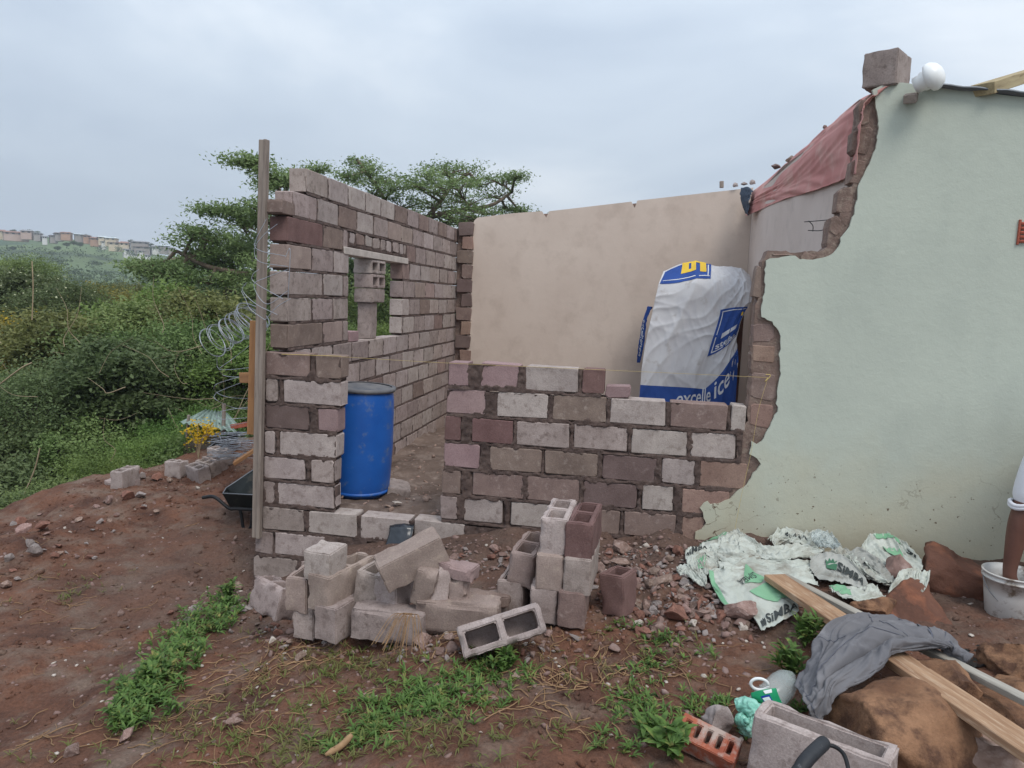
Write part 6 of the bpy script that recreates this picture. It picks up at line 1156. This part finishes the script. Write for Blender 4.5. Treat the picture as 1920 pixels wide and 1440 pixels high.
acacia('acacia_tree', 'flat topped tree with dark open branches behind the far end of the block wall', 20,
  [[(780,900,0),(775,600,0),(765,470,0),(790,410,0)],[(785,430,0),(820,385,0),(850,345,.5),(880,325,.5)],[(790,410,0),(860,395,0),(920,385,0),(960,360,.4)],[(770,460,0),(735,400,0),(710,355,0),(670,300,0)],[(775,450,0),(750,410,0),(690,380,0)],[(820,400,0),(880,420,0),(930,410,0)]],
  [(675,305,16,7),(690,320,24,10),(715,335,28,12),(735,350,34,14),(665,335,14,8),(700,360,34,14),(780,345,28,10),(800,330,30,12),(835,320,38,12),(870,320,38,12),(815,355,44,14),(860,350,46,14),(905,345,38,12),(940,338,32,9),(965,330,14,5),(930,365,32,9),(880,375,46,12),(820,385,52,13),(760,385,50,15),(950,392,22,6),(900,410,50,12),(840,415,56,14),(780,415,50,16),(935,430,30,12),(870,430,50,14),(975,395,10,4),(890,395,40,8),(650,330,10,5)], 6)
# little yellow weed by the tank
A = Acc(); c = PD(1.0*372, 860, 7.6)
yw = empty('yellow_weed', 'spindly plant with bright yellow flowers by the concrete tank', 'plant', c); L = []
for i in range(9):
    t = PD(372+rs.uniform(-28, 32), 812+rs.uniform(-14, 14), 7.6)-c; A.tube(spline([(0, 0, 0), t*[.3, .3, .6], t], 8), .006, 4); L.append(t+rs.normal(size=(38, 3))*[.045, .045, .035])
V, Fq = leaves(np.concatenate(L), .035, rs, .7, 1); obj('flowers', mkmesh('flowers', V, Fq), 'flower_yellow', yw, kind='stuff'); obj('stems', A.mesh('stems', True), 'twig_pale', yw)

# ================================================================ HOUSES ON THE FAR HILL
for n, a, b in [('hw_cream', (206, 190, 164), (196, 180, 156)), ('hw_white', (214, 212, 208), (204, 202, 198)), ('hw_pink', (188, 162, 150), (178, 154, 142)), ('hw_orange', (178, 142, 118), (168, 134, 112)), ('hw_grey', (160, 152, 146), (150, 142, 136)), ('hr_grey', (150, 150, 152), (140, 140, 142)), ('hr_red', (150, 112, 98), (140, 104, 90)), ('hr_brown', (110, 94, 86), (100, 86, 78)), ('hr_pale', (196, 204, 206), (186, 194, 196)), ('h_window', (60, 62, 66), (52, 54, 58))]: mat(n, C(*a), C(*b), .5, rnd=.05, bump=0)
def fhouse(px, py, w, wall, roof, label, d=300, h=None):
    W_ = w*d/F; H_ = (h or 10)*d/F; D_ = max(5, W_*.6); p = PD(px, py, d); r = empty('house', label, 'house', (p[0], p[1], p[2]-1.5)); r.rotation_euler = (0, 0, random.uniform(-.1, .35)+math.atan2(p[0], p[1])*-.8)
    bmo(box_bm((0, 0, H_*.3+.4), (W_, D_, H_*.6+2.6), 0), 'wall', wall, r); t = H_*.6+1.7
    bm = bmesh.new(); e = .5; v = [bm.verts.new(q) for q in [(-W_/2-e, -D_/2-e, t), (W_/2+e, -D_/2-e, t), (W_/2+e, D_/2+e, t), (-W_/2-e, D_/2+e, t), (-W_/2-e*.2+(W_*.12), 0, t+H_*.45), (W_/2-W_*.12, 0, t+H_*.45)]]
    for f in ((0, 1, 5, 4), (2, 3, 4, 5), (1, 2, 5), (3, 0, 4), (3, 2, 1, 0)): bm.faces.new([v[i] for i in f])
    bmo(bm, 'roof', roof, r); nw = max(2, int(w/9))
    for i in range(nw): bmo(box_bm((-W_/2+(i+.5)*W_/nw, -D_/2-.03, t-H_*.3), (min(1.3, W_/nw*.45), .1, min(1.5, H_*.35)), 0), 'window', 'h_window', r)
HL = [(4,437,14,'hw_cream','hr_red','cream house with an orange roof at the very left end of the hilltop',9),(30,440,44,'hw_pink','hr_red','long pink house with a red roof on the hilltop at the left',9),(52,437,20,'hw_pink','hr_grey','pink house just right of the long pink one on the hilltop',9),(84,447,9,'hw_white','hr_grey','small white hut standing alone on the grassy brow',8),(72,440,12,'hw_grey','hr_grey','grey roofed house between the pink house and the white hut',6),
 (110,440,16,'hw_grey','hr_brown','low brown roofed house in the middle of the ridge',6),(125,439,18,'hw_orange','hr_red','red roofed house on the ridge above the dark bush',6),(148,442,16,'hw_grey','hr_pale','pale roofed house on the ridge above the dark bush',6),(162,445,14,'hw_orange','hr_brown','brown roofed house at the right end of the dark bush',7),(178,450,18,'hw_orange','hr_red','orange brick house right of the dark bush',8),(192,448,16,'hw_cream','hr_pale','cream house with a silvery roof left of the domed treetops',8),
 (210,450,20,'hw_cream','hr_pale','cream house with a wide silvery roof under the domed treetops',8),(193,456,10,'hw_white','hr_grey','small white house below the silvery roofs',8),(214,459,20,'hw_cream','hr_brown','cream house with a brown roof in the middle row',9),(234,460,18,'hw_cream','hr_red','cream house with an orange roof in the middle row',10),(262,457,34,'hw_grey','hr_grey','long grey roofed house right of the domed treetops',8),(268,466,30,'hw_grey','hr_brown','brown roofed terrace below the long grey roof',7),
 (244,472,26,'hw_white','hr_grey','white house with dark windows in the lowest row',9),(266,474,20,'hw_white','hr_grey','white house right of another in the lowest row',9),(258,480,14,'hw_white','hr_pale','lowest white house of all, partly hidden by the tree',8),(277,482,10,'hw_white','hr_grey','tiny white house at the foot of the lowest row',8),(291,466,14,'hw_white','hr_grey','white gabled house right of the long grey roof',9),(308,464,18,'hw_grey','hr_pale','pale roofed house at the right end of the village',7),(322,468,12,'hw_grey','hr_grey','grey house last at the right end, beside the flat topped tree',7),(100,444,14,'hw_grey','hr_brown','brown roofed shed just right of the small white hut',5)]
for h in HL: fhouse(h[0], h[1]+1.5, h[2]*.88, *h[3:6], h=h[6]*.72)
for px, py, r, lb in [(25,427,22,'round topped tree above the long pink house'),(54,427,20,'spreading tree above the pink houses, the taller of two'),(70,430,11,'bushy tree at the right foot of the spreading hilltop tree'),(190,440,10,'left of three dark domed treetops on the ridge'),(211,441,13,'middle of three dark domed treetops on the ridge'),(246,446,15,'largest dark domed treetop, right of two others'),(160,436,7,'small tree on the ridge above the brown roofs'),(283,453,5,'tiny tree above the long grey roof')]:
    bush(px, py+6, 300, r*1.15, 'leaf_far', lb, FINE, 'tree', name='hill_tree', sq=.85)
for px, py, r, lb in [(125,458,20,'left end of the long dark bush on the hillside'),(150,458,20,'right end of the long dark bush on the hillside'),(138,455,18,'top of the long dark bush on the hillside'),(24,465,10,'single dark shrub on the grassy slope at the left'),(75,484,10,'shrub low on the grassy slope'),(108,465,6,'small dark shrub left of the long dark bush')]:
    bush(px, py, 240, r, 'leaf_far', lb, FINE, 'bush', name='hill_bush', sq=.6)

A = []
for i in range(170):
    px = rs.uniform(-20, 420); py = rs.uniform(462, 560); t = np.clip((py-np.interp(px, [0, 110, 250, 420], [442, 447, 470, 500]))/120, .05, 1); d = 300-220*t
    c = PD(px, py, d-1.5); r = rs.uniform(1.0, 3.5)*(.4+.6*t); P = c+rs.normal(size=(60, 3))*r*[.8, .8, .3]; A.append(leaves(P, r*.42, rs, .7))
a_ = Acc()
for v, f in A: a_.add(v, f)
obj('hill_scrub', a_.mesh('hill_scrub'), 'leaf_far', kind='stuff', label='low scrub dotted over the grassy hill')
# ================================================================ GROUND COVER AND LITTER
def gpos(px, py):
    p = PZ(px, py, 0)
    for _ in range(5): p = PZ(px, py, float(zground(p[0], p[1])))
    return p
def scatter(name, pts, sizes, m, seed, sq=.7, **k):
    rs = np.random.RandomState(seed); bm = bmesh.new(); bmesh.ops.create_icosphere(bm, subdivisions=1, radius=.5); B = np.array([v.co for v in bm.verts]); Fb = np.array([[v.index for v in f.verts] for f in bm.faces]); bm.free(); n = len(pts)
    V = B[None]*(1+rs.uniform(-.35, .25, (n, len(B), 1)))*rs.uniform(.6, 1.2, (n, 1, 3))*[1, 1, sq]; a = rs.uniform(0, 6.28, n); ca, sa = np.cos(a)[:, None], np.sin(a)[:, None]
    V = np.stack([V[..., 0]*ca-V[..., 1]*sa, V[..., 0]*sa+V[..., 1]*ca, V[..., 2]+V[..., 0]*rs.uniform(-.5, .5, (n, 1))], -1)*sizes[:, None, None]+pts[:, None]
    F_ = (Fb[None]+(np.arange(n)*len(B))[:, None, None]).reshape(-1, 3); return obj(name, mkmesh(name, V.reshape(-1, 3), F_), m, kind='stuff', **k)
def angular(name, pts, sizes, m, seed, **k):
    rs = np.random.RandomState(seed); B = []
    for q in range(12):
        bm = bmesh.new(); bmesh.ops.create_icosphere(bm, subdivisions=2, radius=1); P = np.array([v.co for v in bm.verts]); Fb = np.array([[v.index for v in f.verts] for f in bm.faces]); bm.free()
        for _ in range(14): n = rs.normal(size=3); n /= np.linalg.norm(n); t = P @ n-rs.uniform(.3, .65); P = P-np.clip(t, 0, None)[:, None]*n
        B.append(P*rs.uniform(.5, 1, 3)*[1, 1, .7])
    A = Acc()
    for p_, s_ in zip(pts, sizes): a = rs.uniform(0, 6.3); V = B[rs.randint(12)]; V = np.stack([V[:, 0]*math.cos(a)-V[:, 1]*math.sin(a), V[:, 0]*math.sin(a)+V[:, 1]*math.cos(a), V[:, 2]+V[:, 0]*rs.uniform(-.5, .5)], -1); A.add(V*s_*.6+p_+[0, 0, s_*.15], Fb)
    obj(name, A.mesh(name), m, kind='stuff', **k)
def region(n, x0, x1, y0, y1, seed, dens=None):
    rs = np.random.RandomState(seed); x = rs.uniform(x0, x1, n*3); y = rs.uniform(y0, y1, n*3); w = fbm(v3(x, y), 1.3, 3, seed)*.5+.5 if dens is None else dens(x, y)
    k = rs.rand(n*3) < np.clip(w, 0.03, 1); k &= (edged(x, y) < 0) & ~((x > -2.75) & (y > 4.9)); x, y = x[k][:n], y[k][:n]; return np.stack([x, y, zground(x, y)], -1)
p = region(9000, -5.6, 3.5, 1.4, 8, 1); s_ = RNG.gamma(2.0, .009, len(p))+.006; scatter('soil_clods', p, s_, 'dirt', 2, .6, label='loose clods of red soil')
dn = lambda x, y: np.exp(-((x-.45)**2/.6+(y-4.0)**2/.5))+.5*np.exp(-((y-4.7)**2/.08))*(x > -1.8)+.45*np.exp(-((x+1.2)**2/1.6+(y-3.2)**2/.25))+.35*np.exp(-((x+2.7)**2/.15+(y-4.3)**2/.9))+.10
p = region(8000, -5.6, 3.5, 1.6, 7.5, 3, dn); s_ = RNG.gamma(2.2, .007, len(p))+.005; scatter('gravel', p[:4000], s_[:4000], 'stone_brown', 4, .6, label='crushed brown masonry and gravel'); scatter('gravel', p[4000:], s_[4000:], 'stone_grey', 5, .55, label='crushed grey concrete chips'); 
rs = np.random.RandomState(77)
def pxs_(n, cx, cy, sx, sy, y0, y1):
    o = []
    while len(o) < n:
        x, y = rs.normal(cx, sx), rs.normal(cy, sy)
        if y0 < y < y1: o.append(gpos(x, y))
    return o
q = pxs_(330, 1265, 1125, 75, 42, 1020, 1215)+pxs_(190, 1190, 1060, 90, 25, 1012, 1120)+pxs_(150, 915, 1045, 70, 20, 1012, 1090)+pxs_(90, 500, 1165, 50, 30, 1110, 1250)+pxs_(120, 820, 1222, 190, 14, 1190, 1270); q = np.array(q); rs.shuffle(q)
for i_, (m_, lb_) in enumerate([('stone_brown', 'small brown rubble filling the gaps of the heaps'), ('stone_red', 'small reddish rubble filling the gaps of the heaps'), ('stone_grey', 'small grey rubble filling the gaps of the heaps')]):
    a, b = [0, 460, 660, 880][i_:i_+2]; angular('rubble', q[a:b], rs.gamma(3.2, .009, b-a)+.012, m_, 80+i_, label=lb_)
xi, yi = rs.uniform(-2.3, -1.2, 90), rs.uniform(5.15, 8, 90); angular('floor_rubble', np.stack([xi, yi, zi(xi, yi)], -1), rs.gamma(3, .014, 90)+.015, 'stone_brown', 85, label='lumps of rubble on the earth floor beyond the doorway')
p = region(420, -4, 2.6, 1.8, 6, 8, dn); scatter('plaster_chips', p+[0, 0, .004], RNG.uniform(.012, .035, len(p)), 'stone_white', 9, .35, label='white chips of plaster scattered over the soil')
rs = np.random.RandomState(31)
xi, yi = rs.uniform(-2.5, 1.3, 900), rs.uniform(5.15, 9.6, 900); scatter('floor_debris', np.stack([xi, yi, zi(xi, yi)], -1), rs.gamma(2, .009, 900)+.006, 'stone_brown', 12, .5, label='crumbs of mortar and block on the earth floor')
def blade(A, p, az, L, w, curl, rs, seg=4):
    t = np.linspace(0, 1, seg+1); d = np.array([math.cos(az), math.sin(az)]); el0 = rs.uniform(.5, 1.35); ang = el0-curl*t; r = np.concatenate([[0], np.cumsum(np.cos(ang[:-1]))])*L/seg; z = np.concatenate([[0], np.cumsum(np.sin(ang[:-1]))])*L/seg
    c = np.stack([p[0]+d[0]*r, p[1]+d[1]*r, p[2]+z], -1); ww = w*np.sin(np.pi*np.clip(t*.9+.1, 0, 1))**.8; ww[-1] = w*.06; nrm = np.array([-d[1], d[0], 0]); A.add(np.concatenate([c-nrm*ww[:, None]/2, c+nrm*ww[:, None]/2]), [(i, i+1, seg+2+i, seg+1+i) for i in range(seg)])
def plant(A, p, rs, n, L, w, curl=1.4, h=0):
    for i in range(n):
        blade(A, p+[0, 0, rs.uniform(0, h)], rs.uniform(0, 6.28), L*rs.uniform(.6, 1.3), w*rs.uniform(.7, 1.3), curl*rs.uniform(.5, 1.4), rs)
def patch(label, blobs, m, seed, n, L=.07, w=.018, k=7, name='weeds', h=0):
    A = Acc(); rs = np.random.RandomState(seed)
    for (cx, cy, sx, sy, wt) in blobs:
        for i in range(int(n*wt)):
            px, py = rs.normal(cx, sx), rs.normal(cy, sy)
            if py > 1500: continue
            plant(A, gpos(px, py), rs, k, L, w, h=h)
    obj(name, A.mesh(name), m, kind='stuff', label=label)
patch('strip of bright green leafy weeds running down from the block heap', [(430,1140,14,10,1),(405,1165,24,16,2),(370,1190,24,14,1.6),(340,1235,20,12,1.4),(300,1270,24,16,2),(270,1300,22,14,2),(255,1330,22,14,1.6),(230,1365,18,10,1),(330,1215,20,14,1.5),(295,1325,20,10,.6)], 'weed_green', 41, 24, .055, .012, 8, h=.06)
patch('short green creeping weeds in the middle of the foreground', [(900,1270,36,16,2),(800,1300,44,20,2.6),(740,1320,40,24,2.6),(700,1370,34,20,1.6),(860,1330,40,16,1.4),(930,1240,26,10,.8),(640,1400,30,12,.6),(990,1270,20,10,.4)], 'weed_green', 42, 24, .055, .008, 6)
patch('scattered weeds right of the centre of the foreground', [(1240,1200,26,10,.9),(1215,1250,22,16,.9),(1190,1310,30,18,1.4),(1240,1340,40,18,1.6),(1160,1400,30,18,.8),(1330,1330,26,12,1),(1335,1230,20,5,.25),(1540,1180,12,8,.2),(1180,1175,20,6,.5),(1500,1330,18,8,.5),(1440,1375,26,10,.5)], 'weed_green', 43, 22, .048, .008, 6)
patch('thin dull grass on the trampled soil', [(500,1330,140,40,2),(560,1400,140,26,2),(620,1240,80,26,1.2),(900,1380,160,26,1.5),(1150,1260,120,40,1),(180,1110,50,20,.3),(100,1120,40,20,.2),(60,1400,50,20,.2),(700,1250,80,20,1)], 'grass_dull', 44, 60, .05, .005, 5)
def weed(px, py, label, n, h, L, w, seed, nl=26):
    rs = np.random.RandomState(seed); p = gpos(px, py); A = Acc(); St = Acc()
    for i in range(n):
        a = rs.uniform(0, 6.28); r = rs.uniform(.02, .07); top = np.array([math.cos(a)*r, math.sin(a)*r, h*rs.uniform(.6, 1.1)]); St.tube(spline([(0, 0, 0), top*[.5, .5, .5], top], 6), .002, 4)
        for j in range(nl//2): t = rs.uniform(.25, 1); blade(A, top*t, rs.uniform(0, 6.28), L*rs.uniform(.6, 1.2), w, rs.uniform(.5, 1.6), rs)
    e = empty('weed_plant', label, 'plant', p); obj('leaves', A.mesh('leaves'), 'weed_green', e); obj('stems', St.mesh('stems'), 'weed_green', e)
weed(1508, 1215, 'tall leafy green weed growing under the front end of the thick plank', 9, .15, .075, .017, 1); weed(1480, 1270, 'leafy green weed beside the lower leg of the grey trousers', 9, .12, .075, .018, 2)
weed(1262, 1425, 'broad leaved weed beside the slotted clay brick', 8, .11, .08, .028, 3); weed(1215, 1385, 'small broad leaved weed left of the slotted clay brick', 5, .07, .06, .022, 4); weed(945, 1262, 'green weed at the foot of the block lying on its side', 6, .09, .06, .018, 5); weed(868, 1175, 'small sprig growing out of the block heap', 3, .12, .04, .012, 6)
weed(425, 1130, 'feathery green weed beside the broken pieces at the wall corner', 9, .14, .07, .016, 7); weed(280, 1290, 'lush green weed in the middle of the weedy strip', 10, .12, .08, .022, 8)
A = Acc(); rs = np.random.RandomState(51)
def gz(p, h): return np.array([p[0], p[1], float(zground(p[0], p[1]))+h])
for i in range(420):
    c = random.choice([(600,1230,110,24),(880,1200,90,20),(1150,1240,90,30),(420,1300,90,40),(150,1130,110,60),(980,1290,100,24),(560,1350,150,40),(1200,1330,110,40),(250,1380,120,30)])
    p = gpos(rs.normal(c[0], c[2]), min(1430, rs.normal(c[1], c[3]))); a = rs.uniform(0, 6.28); L = rs.uniform(.06, .26); q = [p]; 
    for s in range(4): a += rs.uniform(-.8, .8); q.append(q[-1]+np.array([math.cos(a), math.sin(a), 0])*L/4)
    q = [gz(x, rs.uniform(.002, .014)) for x in q]; A.tube(spline(q, 9), rs.uniform(.0010, .0030), 4)
for i in range(26):                                  # dry roots hanging over the heap
    p = PY(770+rs.uniform(-12, 12), 1152, 3.12); a = rs.uniform(-1, 1); A.tube(spline([p, p+[a*.06, -.05, .01], p+[a*.14, -.12, -.10-rs.rand()*.05]], 9), .0016, 4)
obj('dry_roots', A.mesh('dry_roots', True), 'root_dry', kind='stuff', label='dry roots and straw strewn over the soil')
tube_obj('stick', spline([gpos(610, 1425)+[0, 0, .02], gpos(640, 1412)+[0, 0, .03], gpos(660, 1400)+[0, 0, .05]], 12), [.006, .009]+[.013]*8+[.011, .008], 'root_dry', None, 8, label='thick pale stick lying on the soil at the bottom', cat='stick')
# ================================================================ AIR
def haze(dens):
    me = bpy.data.meshes.new('haze'); bm = bmesh.new(); bmesh.ops.create_cube(bm, size=1)
    for v in bm.verts: v.co = Vector((-10+v.co.x*1400, 190+v.co.y*640, -2+v.co.z*96))
    bm.to_mesh(me); bm.free(); o = obj('haze', me, kind='stuff', label='thin pale haze lying over the valley'); m = bpy.data.materials.new('haze'); m.use_nodes = True; t = m.node_tree; t.nodes.clear()
    pv = nn(t, 'ShaderNodeVolumePrincipled'); pv.inputs['Color'].default_value = (.86, .92, 1, 1); pv.inputs['Density'].default_value = dens; pv.inputs['Anisotropy'].default_value = .2
    out = nn(t, 'ShaderNodeOutputMaterial'); t.links.new(pv.outputs[0], out.inputs['Volume']); me.materials.append(m)
haze(.0008)
